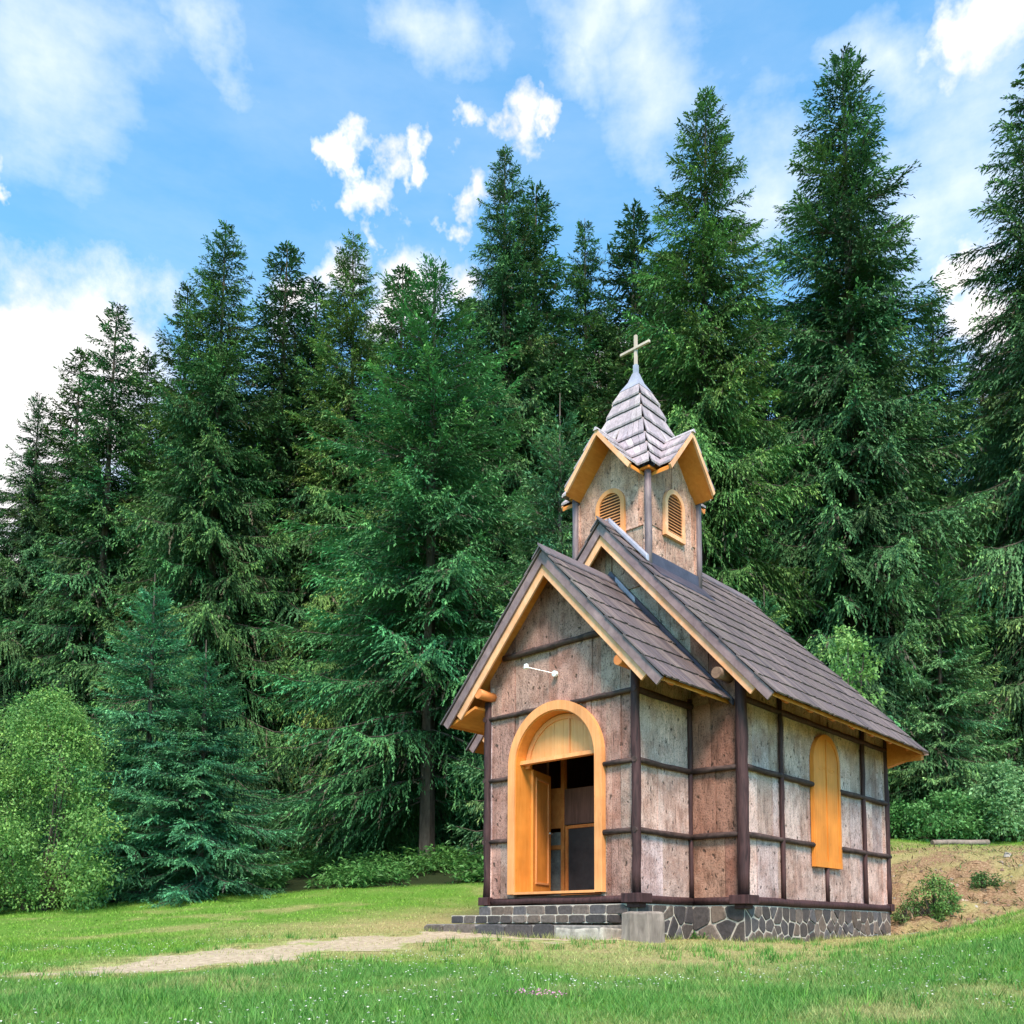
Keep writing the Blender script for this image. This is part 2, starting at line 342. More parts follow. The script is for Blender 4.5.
mask = np.stack([dirt, dryness(X, Y), forestmask(X, Y)], -1).reshape(-1, 3)
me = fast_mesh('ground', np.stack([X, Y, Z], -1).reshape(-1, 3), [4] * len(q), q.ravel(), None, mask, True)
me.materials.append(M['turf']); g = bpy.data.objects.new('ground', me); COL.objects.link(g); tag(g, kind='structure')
# the worn path: only the cells inside its ragged outline
pu = np.arange(-7.5, 3.5, .07); pt_ = np.arange(7.8, 14.4, .07); PX, PY, PZ, PU, PT = grid(pu, pt_)
pd = pathdist(PX, PY) + (fbm(PX, PY, 3.6, 51, 5) - .5) * 1.3 - .12
PZ = PZ + .004
cell = (pd[:-1, :-1] > -.12) & (pd[1:, 1:] > -.12)
pidx = np.arange(PX.size).reshape(PX.shape); pq = np.stack([pidx[:-1, :-1], pidx[:-1, 1:], pidx[1:, 1:], pidx[1:, :-1]], -1)[cell]
used, inv = np.unique(pq.ravel(), return_inverse=True)
me = fast_mesh('path', np.stack([PX, PY, PZ], -1).reshape(-1, 3)[used], [4] * len(pq), inv, None, np.repeat(np.clip(sst(-.08, .35, pd) * (.55 + .9 * (fbm(PX, PY, 2.2, 57) - .2)), 0, 1).reshape(-1, 1)[used], 3, 1), True); me.materials.append(M['trodden_earth'])
po = bpy.data.objects.new('path', me); COL.objects.link(po); tag(po, kind='structure')

# ------------------------------------------------------------------ grass blades (stuff)
def blades(n, t0, t1, hmin, hmax, wid, pw=1.0):
    r = rng.random(n) ** pw; T = np.sqrt(t0 ** 2 + r * (t1 ** 2 - t0 ** 2)); U = (rng.random(n) * 2 - 1) * (T * .60 + .6)
    x, y = xy(U, T)
    inside = ((np.abs(x) < 1.5) & (y > -.75) & (y < 2)) | ((np.abs(x) < 2.3) & (y > 1.3) & (y < 6.7)) | ((x > -2.2) & (x < 1.5) & (y > -.8) & (y < 1)) | (forestmask(x, y) > .6)
    pdv = pathdist(x, y); bk = bankmask(U, T); dr = dryness(x, y)
    keep = ~inside & (rng.random(n) > np.clip(sst(-.1, .5, pdv) * 1.0, 0, .80)) & (rng.random(n) > bk * .85)
    x, y, T, dr = x[keep], y[keep], T[keep], dr[keep]; n = len(x); z = zg(x, y)
    h = (hmin + (hmax - hmin) * rng.random(n) ** 2) * (1 - .45 * dr) * (.35 + 1.3 * fbm(x, y, 2.6, 61)); w = wid * (.6 + .8 * rng.random(n))
    a = rng.random(n) * 2 * PI; b = rng.random(n) * 2 * PI; ln = h * (.25 + .7 * rng.random(n))
    B = np.stack([x, y, z - .005], -1); d = np.stack([np.cos(a), np.sin(a), 0 * a], -1) * (w / 2)[:, None]
    tip = B + np.stack([np.cos(b) * ln, np.sin(b) * ln, h], -1)
    V = np.stack([B - d, B + d, tip], 1).reshape(-1, 3)
    pn = fbm(x, y, .8, 71)[:, None]; rr = rng.random(n)[:, None]
    gr = np.array([.125, .275, .03]) * (1 - pn) + np.array([.235, .41, .042]) * pn
    lush = np.array([.080, .24, .052]); k = (1 - sst(8.0, 11.0, T + (fbm(x, y, .6, 81) - .5) * 5))[:, None]; gr = gr * (1 - .75 * k) + lush * .75 * k
    dry = np.array([.50, .41, .19]) * (.6 + .7 * rr)
    dk = np.clip(dr[:, None] * 1.0 + (rng.random(n)[:, None] - .5) * .5, 0, 1) * .85
    c = (gr * (.65 + .7 * rr)) * (1 - dk) + dry * dk
    return V, c
parts = [blades(210000, 4.5, 9.0, .025, .085, .0065, 1.15), blades(130000, 9, 14.5, .025, .065, .010), blades(90000, 14.5, 27, .02, .055, .02)]
def scatter(n, t0, t1):
    T = np.sqrt(t0 ** 2 + rng.random(n) * (t1 ** 2 - t0 ** 2)); U = (rng.random(n) * 2 - 1) * T * .6; x, y = xy(U, T); return x, y, T, U
def tufts(px_, py_, per, hmin, hmax, spread, wid, c0, c1):
    n = len(px_) * per; i = np.repeat(np.arange(len(px_)), per); x = px_[i] + rng.normal(0, spread, n); y = py_[i] + rng.normal(0, spread, n); z = zg(x, y)
    a = rng.random(n) * 2 * PI; h = hmin + (hmax - hmin) * rng.random(n); ln = h * (.2 + .9 * rng.random(n)); w = wid * (.6 + .8 * rng.random(n)); b = a + PI / 2
    B = np.stack([x, y, z - .01], -1); d = np.stack([np.cos(b), np.sin(b), 0 * b], -1) * (w / 2)[:, None]; tip = B + np.stack([np.cos(a) * ln, np.sin(a) * ln, h], -1)
    k = rng.random((len(px_), 1))[i] * .7 + .3 * rng.random((n, 1)); return np.stack([B - d, B + d, tip], 1).reshape(-1, 3), (np.array(c0) * (1 - k) + np.array(c1) * k) * (.75 + .5 * rng.random((n, 1)))
x_, y_, t_, u_ = scatter(1500, 4.6, 13); k_ = (fbm(x_, y_, .9, 131) > .47) & (pathdist(x_, y_) < .1) & (np.maximum(np.abs(x_) - 2.4, np.abs(y_ - 3) - 3.8) > 0) & ((x_ > 1.6) | (y_ < -.9)); parts.append(tufts(x_[k_], y_[k_], 16, .05, .13, .035, .009, (.06, .20, .035), (.17, .34, .05)))
e_ = [(np.full(230, 2.29) + np.abs(rng.normal(0, .05, 230)), rng.uniform(1.3, 6.6, 230)), (rng.uniform(1.45, 2.2, 40), 1.31 - np.abs(rng.normal(0, .05, 40))), (np.full(50, 1.46) + np.abs(rng.normal(0, .04, 50)), rng.uniform(.1, 1.3, 50)), (rng.uniform(-2.1, 1.4, 120), -.69 - np.abs(rng.normal(0, .06, 120)))]
for ex, ey in e_:
    k_ = rng.random(len(ex)) < .6; parts.append(tufts(ex[k_], ey[k_], 9, .03, .12, .02, .008, (.16, .24, .05), (.40, .36, .14)))
V = np.concatenate([p[0] for p in parts]); Cc = np.concatenate([p[1] for p in parts])
me = fast_mesh('grass', V, [3] * (len(V) // 3), np.arange(len(V)), Cc); me.materials.append(M['grass_blade']); go = bpy.data.objects.new('grass', me); COL.objects.link(go)
tag(go, 'short mown green grass with yellowed patches on the lawn', 'grass', kind='stuff')
# leafy weeds (clover) between the blades, then the clover flowers
def diamonds(P, D, Wd, ln, wd, bend=0.):
    D = D / np.linalg.norm(D, axis=1, keepdims=True); Wd = Wd - D * (Wd * D).sum(1, keepdims=True); Wd /= (np.linalg.norm(Wd, axis=1, keepdims=True) + 1e-9)
    mid = P + D * (ln * .45)[:, None]; dn = np.array([0, 0, -1.]) * (ln * bend)[:, None]
    return np.stack([P, mid + Wd * (wd / 2)[:, None], P + D * ln[:, None] + dn, mid - Wd * (wd / 2)[:, None]], 1).reshape(-1, 3)
x, y, T, U_ = scatter(2600, 4.6, 12.5)
keep = (fbm(x, y, .7, 91) + .10 * sst(0, 5, U_) > .56) & (pathdist(x, y) < -.2) & (dryness(x, y) < .55); x, y = x[keep], y[keep]; z = zg(x, y) + .03 + .04 * rng.random(len(x))
FV = []; FC = []
for a in range(5):
    n = len(x); th = rng.random(n) * 2 * PI; D = np.stack([np.cos(th), np.sin(th), rng.random(n) * 1.2], -1); P = np.stack([x, y, z], -1)
    FV.append(diamonds(P, D, np.stack([-np.sin(th), np.cos(th), 0 * th], -1), np.full(n, .012), np.full(n, .012)))
    FC.append(np.tile([.72, .70, .62], (n, 1)) * (.8 + .3 * rng.random((n, 1))))
pc = at(540, 1006, 6.2); k = 24
for a in range(5):
    xx = pc[0] + rng.normal(0, .12, k); yy = pc[1] + rng.normal(0, .06, k); zz = zg(xx, yy) + .04 + .03 * rng.random(k); th = rng.random(k) * 2 * PI
    D = np.stack([np.cos(th), np.sin(th), rng.random(k)], -1)
    FV.append(diamonds(np.stack([xx, yy, zz], -1), D, np.stack([-np.sin(th), np.cos(th), 0 * th], -1), np.full(k, .016), np.full(k, .014))); FC.append(np.tile([.62, .22, .42], (k, 1)) * (.7 + .5 * rng.random((k, 1))))
FV = np.concatenate(FV); FC = np.concatenate(FC)
me = fast_mesh('clover_flowers', FV, [4] * (len(FV) // 4), np.arange(len(FV)), FC); me.materials.append(M['petal']); fo = bpy.data.objects.new('clover_flowers', me); COL.objects.link(fo)
tag(fo, 'tiny white and pink clover flowers dotted through the lawn', 'flowers', kind='stuff')

# ================================================================== the chapel (one thing, many parts)
WP, D, WN, YB = 1.4, 1.367, 2.225, 6.526
H3, H2, H1 = .922, 1.874, 2.843
ch = thing('chapel', 'small bark-clad chapel with shingled roofs, an open arched orange door and bell tower', 'chapel', (0, 0, -.55))
class Fr:                                    # a wall's own axes: along, up, outward
    def __init__(s, o, du, n): s.o = np.array(o, float); s.u = np.array(du, float); s.n = np.array(n, float)
    def __call__(s, a, z, n=0.): return tuple(s.o + s.u * a + s.n * n + np.array([0, 0, z]))
FRONT = Fr((0, 0, 0), (1, 0, 0), (0, -1, 0)); NFRONT = Fr((0, D, 0), (1, 0, 0), (0, -1, 0)); REAR = Fr((0, YB, 0), (-1, 0, 0), (0, 1, 0))
PR = Fr((WP, 0, 0), (0, 1, 0), (1, 0, 0)); PL = Fr((-WP, 0, 0), (0, -1, 0), (-1, 0, 0)); NR = Fr((WN, 0, 0), (0, 1, 0), (1, 0, 0)); NL = Fr((-WN, 0, 0), (0, -1, 0), (-1, 0, 0))
def clad(name, fr, a0, a1, z0, top, rows, pal, wr=(.16, .36), low=None, parent=ch, hole=None, brk=()):
    mb = MB(); back = MB(); brk = list(brk); smp = np.linspace(a0, a1, 600); tv = np.array([top(q) for q in smp])
    for r_ in rows:
        brk += [float(smp[i]) for i in np.nonzero(np.diff(np.sign(tv - r_)))[0]]
    brk += [0.] if top(0) > top(a1) + .1 and a0 < 0 < a1 else []
    rows = [z0] + [r for r in rows if r > z0] + [99]
    for i in range(len(rows) - 1):
        a = a0
        while a < a1 - 1e-6:
            w = random.uniform(*wr)
            if hole and hole[0] - .1 < a < hole[1] + .02 and rows[i] < 2.8: w = min(w, .09)
            b = min(a + w, a1); 
            if a1 - b < .07: b = a1
            for q in brk:
                if a < q - 1e-6 < b: b = q
            g = random.uniform(.003, .008) if b < a1 else 0
            t0, t1 = top(a), top(b - g); l0 = max(rows[i], low(a) if low else -9); l1 = max(rows[i], low(b) if low else -9); u0 = min(rows[i + 1], t0); u1 = min(rows[i + 1], t1)
            if u0 > l0 + .01 or u1 > l1 + .01:
                u0 = max(u0, l0 + .002); u1 = max(u1, l1 + .002)
                n1 = random.uniform(-.042, -.010); n0 = n1 - .05
                c = np.array(random.choice(pal)) * random.uniform(.80, 1.15)
                pts = [(a, l0), (b - g, l1), (b - g, u1), (a, u0)]
                mb.hexa([fr(p, z, n0) for p, z in pts], [fr(p, z, n1) for p, z in pts], tuple(c))
                if b - a > .12 and random.random() < .55 and min(u0, u1) - max(l0, l1) > .4:
                    for _ in range(random.choice((1, 1, 2))):
                        ck = random.uniform(a + .02, b - .03); zc = random.uniform(max(l0, l1) + .03, min(u0, u1) - .3); hc = random.uniform(.06, .34); sk = random.uniform(-.012, .012); cw = random.uniform(.003, .008)
                        mb.hexa([fr(p, z, n1 - .01) for p, z in ((ck, zc), (ck + cw, zc + .01), (ck + cw * .6 + sk, zc + hc), (ck + sk, zc + hc - .01))], [fr(p, z, n1 + .0015) for p, z in ((ck, zc), (ck + cw, zc + .01), (ck + cw * .6 + sk, zc + hc), (ck + sk, zc + hc - .01))], (.035, .022, .018))
                ca, cb = max(a, a0 + .1), min(b, a1 - .1); pts = [(ca, l0), (cb, l1), (cb, u1), (ca, u0)]
                if cb > ca: back.hexa([fr(p, z, n0 - .04) for p, z in pts], [fr(p, z, -.075) for p, z in pts])
            a = b
    o = mb.build(name, 'bark', parent)
    k = back.build('wall_core', 'interior_dark', o if False else parent)
    return o
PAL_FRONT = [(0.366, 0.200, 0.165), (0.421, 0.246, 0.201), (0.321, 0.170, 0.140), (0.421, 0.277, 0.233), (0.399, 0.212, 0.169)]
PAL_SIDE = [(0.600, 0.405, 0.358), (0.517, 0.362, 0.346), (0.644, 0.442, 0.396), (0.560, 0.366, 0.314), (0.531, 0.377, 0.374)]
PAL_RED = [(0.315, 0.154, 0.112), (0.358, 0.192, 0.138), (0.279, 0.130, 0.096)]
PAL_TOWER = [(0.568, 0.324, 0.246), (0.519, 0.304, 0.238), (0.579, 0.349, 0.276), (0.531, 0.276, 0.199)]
PSL, PZA = 1.095, 5.11; NSL, NZA = 1.112, 5.99
pz = lambda a: PZA - PSL * abs(a) - .10
nz = lambda a: NZA - NSL * abs(a) - .10
DX, DR, DSP = -.03, .895, 2.02
def door_low(a):
    q = abs(a - DX); r = DR - .07
    return DSP + math.sqrt(max(0, r * r - q * q)) if q < r else -9
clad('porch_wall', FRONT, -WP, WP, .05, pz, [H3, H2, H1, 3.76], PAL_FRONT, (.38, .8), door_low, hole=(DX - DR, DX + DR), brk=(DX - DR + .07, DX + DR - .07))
clad('porch_wall', PR, 0, D, .05, lambda a: 3.34, [H3, H2, H1], PAL_SIDE, (.38, .7))
clad('porch_wall', PL, -D, 0, .05, lambda a: 3.34, [H3, H2, H1], PAL_SIDE, (.38, .7))
clad('nave_wall', NR, D, YB, .05, lambda a: 3.30, [H3, H2, H1], PAL_SIDE, (.28, .62))
clad('nave_wall', NL, -YB, -D, .05, lambda a: 3.30, [H3, H2, H1], PAL_SIDE, (.28, .62))
clad('nave_wall', REAR, -WN, WN, .05, lambda a: min(nz(a), 4.6), [H3, H2, H1], PAL_SIDE, (.28, .62))
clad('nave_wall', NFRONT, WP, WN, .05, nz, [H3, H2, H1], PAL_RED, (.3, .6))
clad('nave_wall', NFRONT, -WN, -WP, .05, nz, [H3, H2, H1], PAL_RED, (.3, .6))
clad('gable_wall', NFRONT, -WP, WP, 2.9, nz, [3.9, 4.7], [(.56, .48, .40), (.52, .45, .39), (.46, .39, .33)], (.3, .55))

# posts, rails, sills
def post(x, y, z0, z1, r, mat='log_dark', n=10):
    b = MB(); b.log((x, y, z0), (x, y, z1), r, n, .08, .3, .007); b.build('post', mat, ch, True)
for s in (-1, 1):
    post(s * WP, 0, .06, 3.12, .066); post(s * WN, D, .06, 3.2, .085); post(s * WN, YB, .06, 3.25, .055); post(s * WP, D - .02, .05, 2.95, .036)
    for y in (2.51, 5.51): post(s * (WN + .012), y, .05, 3.2, .036)
    post(s * (WN + .012), 4.0, .05, .6, .034)
def rail(p, q, r=.037, mat='rail_log'):
    b = MB(); b.log(p, q, r, 9, .11, .22, .005); b.build('rail', mat, ch, True)
e = .075
for z in (H3, H2):
    j = -.01
    rail((-WP - .07, j, z), (DX - DR + .02, j, z)); rail((DX + DR - .02, j, z), (WP + .03, j, z))
    for s in (-1, 1):
        x = s * (WP + .015); rail((x, -.07, z), (x, D, z), .04); rail((s * WP, D - .012, z), (s * (WN + .03), D - .012, z), .04)
        x = s * (WN + .012); rail((x, D - .06, z), (x, 3.53, z), .042); rail((x, 4.48, z), (x, YB + .07, z), .042)
    rail((-WN - .05, YB + .012, z), (WN + .05, YB + .012, z), .04)
rail((-WP - .06, -.01, H1), (-.34, -.01, H1)); rail((.28, -.01, H1), (WP + .05, -.01, H1)); rail((-1.06, -.008, 3.76), (1.06, -.008, 3.76), .045)
for s in (-1, 1):
    rail((s * (WP + .01), -.07, H1), (s * (WP + .01), D, H1), .045, 'log_dark'); rail((s * (WN + .01), D - .05, H1), (s * (WN + .01), YB + .06, H1), .042, 'log_dark')
def sill(p, q, r=.055):
    b = MB(); b.log(p, q, r, 10, .06, .45, .008); b.build('sill_beam', 'log_dark', ch, True)
sill((-WP, 0, 0), (WP, 0, 0), .045); sill((-WN, YB, 0), (WN, YB, 0))
for s in (-1, 1):
    sill((s * WP, -.02, 0), (s * WP, D, 0)); sill((s * WP, D, 0), (s * WN, D, 0)); sill((s * WN, D - .02, 0), (s * WN, YB + .03, 0), .06)
    for x, y, w in ((WP, 0, .30), (WN, D, .30), (WN, YB, .15)):
        if s < 0 and w > .2: w = .2
        b = MB(); b.box((s * x, y, .01), (w, w, .125)); b.box((s * (x - .02), y + .02, -.085), (w * .62, w * .62, .06)); b.build('sill_block', 'log_dark', ch, bevel=.008)
# foundation
b = MB(); gz = -1.3; y1 = YB + .015
W2, W1 = WN + .012, WP + .012
out = [(-W1, -.012), (W1, -.012), (W1, D - .012), (W2, D - .012), (W2, y1), (-W2, y1), (-W2, D - .012), (-W1, D - .012)]
b.prism([(x, y, gz) for x, y in out], np.array([0, 0, -.062 - gz])); fo_ = b.build('foundation', 'mortar', ch)
b = MB(); b.box((0, .7, .045), (2.6, 1.25, .06)); b.box((0, 3.95, .047), (4.2, 5.0, .06)); b.build('floorboards', 'interior_dark', ch)

def clip(poly, mx, my, nx, ny):                # keep the side where (p-m).n <= 0
    o = []
    for i in range(len(poly)):
        p, q = poly[i], poly[(i + 1) % len(poly)]; dp = (p[0] - mx) * nx + (p[1] - my) * ny; dq = (q[0] - mx) * nx + (q[1] - my) * ny
        if dp <= 0: o.append(p)
        if dp * dq < 0: t = dp / (dp - dq); o.append((p[0] + (q[0] - p[0]) * t, p[1] + (q[1] - p[1]) * t))
    return o
STONES = [(0.070, 0.052, 0.047), (0.098, 0.072, 0.061), (0.057, 0.044, 0.042), (0.123, 0.091, 0.076), (0.082, 0.070, 0.072), (0.107, 0.074, 0.058), (0.049, 0.039, 0.040)]
def rubble(fr, a0, a1, z0, z1, size, gap, squash=1., proud=(.006, .02), mb=None):
    mb = mb or MB(); nx = max(1, round((a1 - a0) / size)); nz = max(1, round((z1 - z0) / (size * squash))); pts = []
    for i in range(nx):
        for j in range(nz): pts.append((a0 + (i + .5 + random.uniform(-.42, .42) + (.25 if j % 2 else -.25)) * (a1 - a0) / nx, z0 + (j + .5 + random.uniform(-.36, .36)) * (z1 - z0) / nz))
    for i, (px, pz_) in enumerate(pts):
        poly = [(a0, z0), (a1, z0), (a1, z1), (a0, z1)]
        for j, (qx, qz) in enumerate(pts):
            if i == j or abs(qx - px) > 3.2 * size: continue
            dx, dz = qx - px, qz - pz_; L = math.hypot(dx, dz); 
            if L < 1e-6: continue
            dx /= L; dz /= L; g_ = gap * random.uniform(.7, 1.5); poly = clip(poly, (px + qx) / 2 - dx * g_ / 2, (pz_ + qz) / 2 - dz * g_ / 2, dx, dz)
            if len(poly) < 3: break
        if len(poly) < 3: continue
        c0 = np.mean(poly, axis=0); out = []
        for k in range(len(poly)):             # chip the corners
            p, q = np.array(poly[k]), np.array(poly[(k + 1) % len(poly)]); out += [p + (q - p) * random.uniform(.08, .2), p + (q - p) * random.uniform(.8, .93)]
        out = [o + np.array([random.uniform(-.004, .004), random.uniform(-.004, .004)]) for o in out]
        n1 = random.uniform(*proud); col = tuple(np.array(random.choice(STONES)) * random.uniform(.75, 1.3)); ins = [c0 + (o - c0) * .90 for o in out]
        n = len(mb.v); K = len(out); mb.v += [fr(p, z, -.03) for p, z in out] + [fr(p, z, n1 * .5) for p, z in out] + [fr(p, z, n1 + random.uniform(-.003, .003)) for p, z in ins]
        for lv in (0, K):
            for k in range(K): mb.f.append((n + lv + k, n + lv + (k + 1) % K, n + lv + K + (k + 1) % K, n + lv + K + k)); mb.c.append(col)
        mb.f.append(tuple(n + 2 * K + k for k in range(K))); mb.c.append(col)
    return mb
sm = MB(); fz = -.075
for o_, du_, n_, L_, sz in (((-W1, -.012), (1, 0), (0, -1), 2 * W1, .30), ((W1, -.012), (0, 1), (1, 0), D, .26), ((W1, D - .012), (1, 0), (0, -1), W2 - W1, .28), ((W2, D - .012), (0, 1), (1, 0), y1 - D + .012, .215), ((W2, y1), (-1, 0), (0, 1), 2 * W2, .24), ((-W2, y1), (0, -1), (-1, 0), y1 - D + .012, .24), ((-W2, D - .012), (1, 0), (0, -1), W2 - W1, .26), ((-W1, D - .012), (0, -1), (-1, 0), D, .26)):
    rubble(Fr((*o_, 0), (*du_, 0), (*n_, 0)), .004, L_ - .004, -.85, fz, sz, .020, .85, mb=sm)
sm.build('facing_stones', 'cut_stone', fo_)

# door
def arch(hw, z0, zs, n=20):
    pts = [(-hw, z0)]
    for i in range(n + 1): a = PI - PI * i / n; pts.append((hw * math.cos(a), zs + hw * math.sin(a)))
    return pts + [(hw, z0)]
def ring(mb, fr, ca, o, i, n0, n1):
    for k in range(len(o) - 1):
        p = [o[k], o[k + 1], i[k + 1], i[k]]; mb.hexa([fr(ca + a, z, n0) for a, z in p], [fr(ca + a, z, n1) for a, z in p])
b = MB(); ring(b, FRONT, DX, arch(DR, .105, DSP, 28), arch(DR - .135, .105, DSP, 28), -.03, .055)
fr_o = b.build('door_frame', 'pine_casing', ch)
b = MB(); b.prism([FRONT(DX - DR + .13, .10, -.32), FRONT(DX + DR - .13, .10, -.32), FRONT(DX + DR - .13, .10, .06), FRONT(DX - DR + .13, .10, .06)], np.array([0, 0, .035])); b.build('threshold', 'pine_casing', fr_o)
b = MB(); ring(b, FRONT, DX, arch(DR - .12, .14, DSP, 28), arch(DR - .15, .14, DSP, 28), -.33, .03); b.build('reveal', 'pine_reveal', fr_o)
b = MB(); b.hexa([FRONT(DX - DR + .15, 2.065, -.15), FRONT(DX + DR - .15, 2.065, -.15), FRONT(DX + DR - .15, 2.065, -.05), FRONT(DX - DR + .15, 2.065, -.05)],
                 [FRONT(DX - DR + .15, 2.125, -.15), FRONT(DX + DR - .15, 2.125, -.15), FRONT(DX + DR - .15, 2.125, -.06), FRONT(DX - DR + .15, 2.125, -.06)]); b.build('transom_bar', 'pine_casing', fr_o, bevel=.004)
ti = MB(); R_ = DR - .16
for k in range(8):
    a, c = -R_ + 2 * R_ * k / 8 + .002, -R_ + 2 * R_ * (k + 1) / 8 - .002; f = lambda q: DSP + math.sqrt(max(1e-4, R_ * R_ - q * q)); mid = (a + c) / 2; n1 = -.19 - random.uniform(0, .004)
    p = [(a, 2.1), (c, 2.1), (c, max(f(c), 2.11)), (mid, f(mid)), (a, max(f(a), 2.11))]; ti.hexa([FRONT(DX + q, z, -.24) for q, z in p], [FRONT(DX + q, z, n1) for q, z in p])
tp = ti.build('tympanum', 'pine_panel', fr_o)
b = MB(); ring(b, FRONT, DX, arch(R_, 2.12, DSP, 24)[1:-1], arch(R_ - .07, 2.12, DSP, 24)[1:-1], -.19, -.165); b.prism([FRONT(DX + .10, 2.12, -.19), FRONT(DX + .13, 2.12, -.19), FRONT(DX + .13, 2.12, -.17), FRONT(DX + .10, 2.12, -.17)], np.array([0, 0, .60])); b.build('tympanum_trim', 'pine_casing', fr_o)
def leaf(hx, sgn, ang):
    hf = Fr((hx, .31, 0), (sgn * math.cos(ang), math.sin(ang), 0), (sgn * math.sin(ang), -math.cos(ang), 0))
    b = MB(); p = [(0, .15), (.72, .15), (.72, 2.03), (0, 2.03)]; b.hexa([hf(a, z, -.025) for a, z in p], [hf(a, z, .025) for a, z in p])
    o = b.build('door', 'pine_reveal', ch)
    for z0, z1 in ((.28, 1.92),):
        b = MB()
        for q in ([(.10, z0), (.13, z0), (.13, z1), (.10, z1)], [(.59, z0), (.62, z0), (.62, z1), (.59, z1)], [(.13, z0), (.59, z0), (.59, z0 + .03), (.13, z0 + .03)], [(.13, z1 - .03), (.59, z1 - .03), (.59, z1), (.13, z1)]):
            b.hexa([hf(a, z, .024) for a, z in q], [hf(a, z, .04) for a, z in q])
        b.build('panel_moulding', 'pine_casing', o)
    b = MB(); b.tube([hf(.66, 1.1, .025), hf(.66, 1.1, .07), hf(.56, 1.1, .075)], .011, 8); b.build('handle', 'steel', o)
leaf(DX - DR + .16, 1, 1.90); leaf(DX + DR - .16, -1, 1.60)
# what shows inside through the open door
b = MB(); b.box((-.955, 1.30, 1.3), (.07, .07, 2.5)); b.box((-1.16, 1.31, 1.56), (.34, .04, .66)); b.box((-1.16, 1.31, .92), (.34, .05, .07)); b.build('interior_screen', 'beam_end', ch)
b = MB()
for c_, d_ in (((-.845, 1.26, .69), (.05, .05, 1.1)), ((.105, 1.26, .69), (.05, .05, 1.1)), ((-.37, 1.26, 1.225), (.9, .05, .05)), ((-.37, 1.26, .165), (.9, .05, .05))): b.box(c_, d_)
io = b.build('interior_panel_frame', 'beam_end', ch); b = MB(); b.box((-.37, 1.27, .70), (.92, .02, 1.06)); b.build('interior_panel', 'dark_board', io); b = MB(); b.box((-.37, 1.29, 1.56), (1.1, .03, .58)); b.build('interior_board', 'interior_dark', ch)
b = MB(); b.box((-1.15, 1.34, .62), (.34, .03, 1.1)); b.build('interior_wall', 'concrete', ch)
b = MB(); b.box((0, 4.8, 1.6), (4.3, .06, 3.2)); b.build('interior_partition', 'interior_dark', ch)

# shutter on the long wall
SY, SW, S0, SS = 4.01, .49, .585, 2.24
b = MB(); p = arch(SW, S0, SS, 24); b.hexa([NR(SY + a, z, -.02) for a, z in p], [NR(SY + a, z, .035) for a, z in p]); so = b.build('window_shutter', 'pine_shutter', ch, bevel=.004)
b = MB(); ring(b, NR, SY, arch(SW - .002, S0 + .1, SS, 24), arch(SW - .075, S0 + .1, SS, 24), .034, .048)
for q in ([(-SW, S0 + .002), (SW, S0 + .002), (SW, S0 + .1), (-SW, S0 + .1)], [(-.03, S0 + .1), (.03, S0 + .1), (.03, SS + .40), (-.03, SS + .40)]): b.hexa([NR(SY + a, z, .034) for a, z in q], [NR(SY + a, z, .050) for a, z in q])
b.build('shutter_frame', 'pine_shutter', so)
for a in (-.18, .18):
    b = MB(); b.tube([NR(SY + a + .1 * math.cos(t), SS - .08 + .028 * math.sin(t), .036) for t in np.linspace(0, 2 * PI, 17)], .005, 6); b.build('hand_hold', 'pine_reveal', so)

# ------------------------------------------------------------------ roofs
def yrear(x):
    return float(np.interp(abs(x), [0, .4, .78, 1.19, 2.13, 2.95], [5.72, 5.74, 5.82, 6.05, 6.52, 6.68]))
def roof_side(mb, s, za, sl, xe, y0, y1, nco, wid, palette, lift=.029):
    th = math.atan(sl); sn, cs = math.sin(th), math.cos(th); nrm = np.array([s * sn, 0, cs]); Ls = xe / cs; c = Ls / nco
    for k in range(nco):
        y = y0; l0 = k * c - (.05 if k else 0); 
        while y < (y1 if not callable(y1) else 9) - 1e-6:
            w = random.uniform(wid * .75, wid * 1.3); yb = y + w
            if callable(y1):
                yl = y1((k + .5) * c * cs)
                if y >= yl - .02: break
                ya1 = min(yb, y1(l0 * cs if l0 > 0 else 0)); yb1 = min(yb, y1((k + 1) * c * cs))
                ya1 = max(ya1, y + .004); yb1 = max(yb1, y + .004)
            else: ya1 = yb1 = min(yb, y1)
            l1 = (k + 1) * c + random.uniform(-.012, .012); t = .02 + random.uniform(0, .006); lf = lift + random.uniform(-.004, .004)
            P = lambda l, yy, n: np.array([s * l * cs, yy, za - l * sn]) + nrm * n
            col = np.array(random.choice(palette)) * random.uniform(.8, 1.2); g = .003
            mb.hexa([P(l0, y, -.01), P(l0, ya1 - g, -.01), P(l1, yb1 - g, lf - t), P(l1, y, lf - t)], [P(l0, y, .008), P(l0, ya1 - g, .008), P(l1, yb1 - g, lf), P(l1, y, lf)], tuple(col))
            y = yb
def sheath(mb, s, za, sl, xe, y0, y1f, dz0=.04, dz1=.095):
    xs = np.linspace(0, xe, 9)
    for a, b in zip(xs[:-1], xs[1:]):
        ya, yb = (y1f(a), y1f(b)) if callable(y1f) else (y1f, y1f)
        q = lambda dz: [(s * a, y0, za - sl * a - dz), (s * b, y0, za - sl * b - dz), (s * b, yb, za - sl * b - dz), (s * a, ya, za - sl * a - dz)]
        mb.hexa(q(dz1), q(dz0))
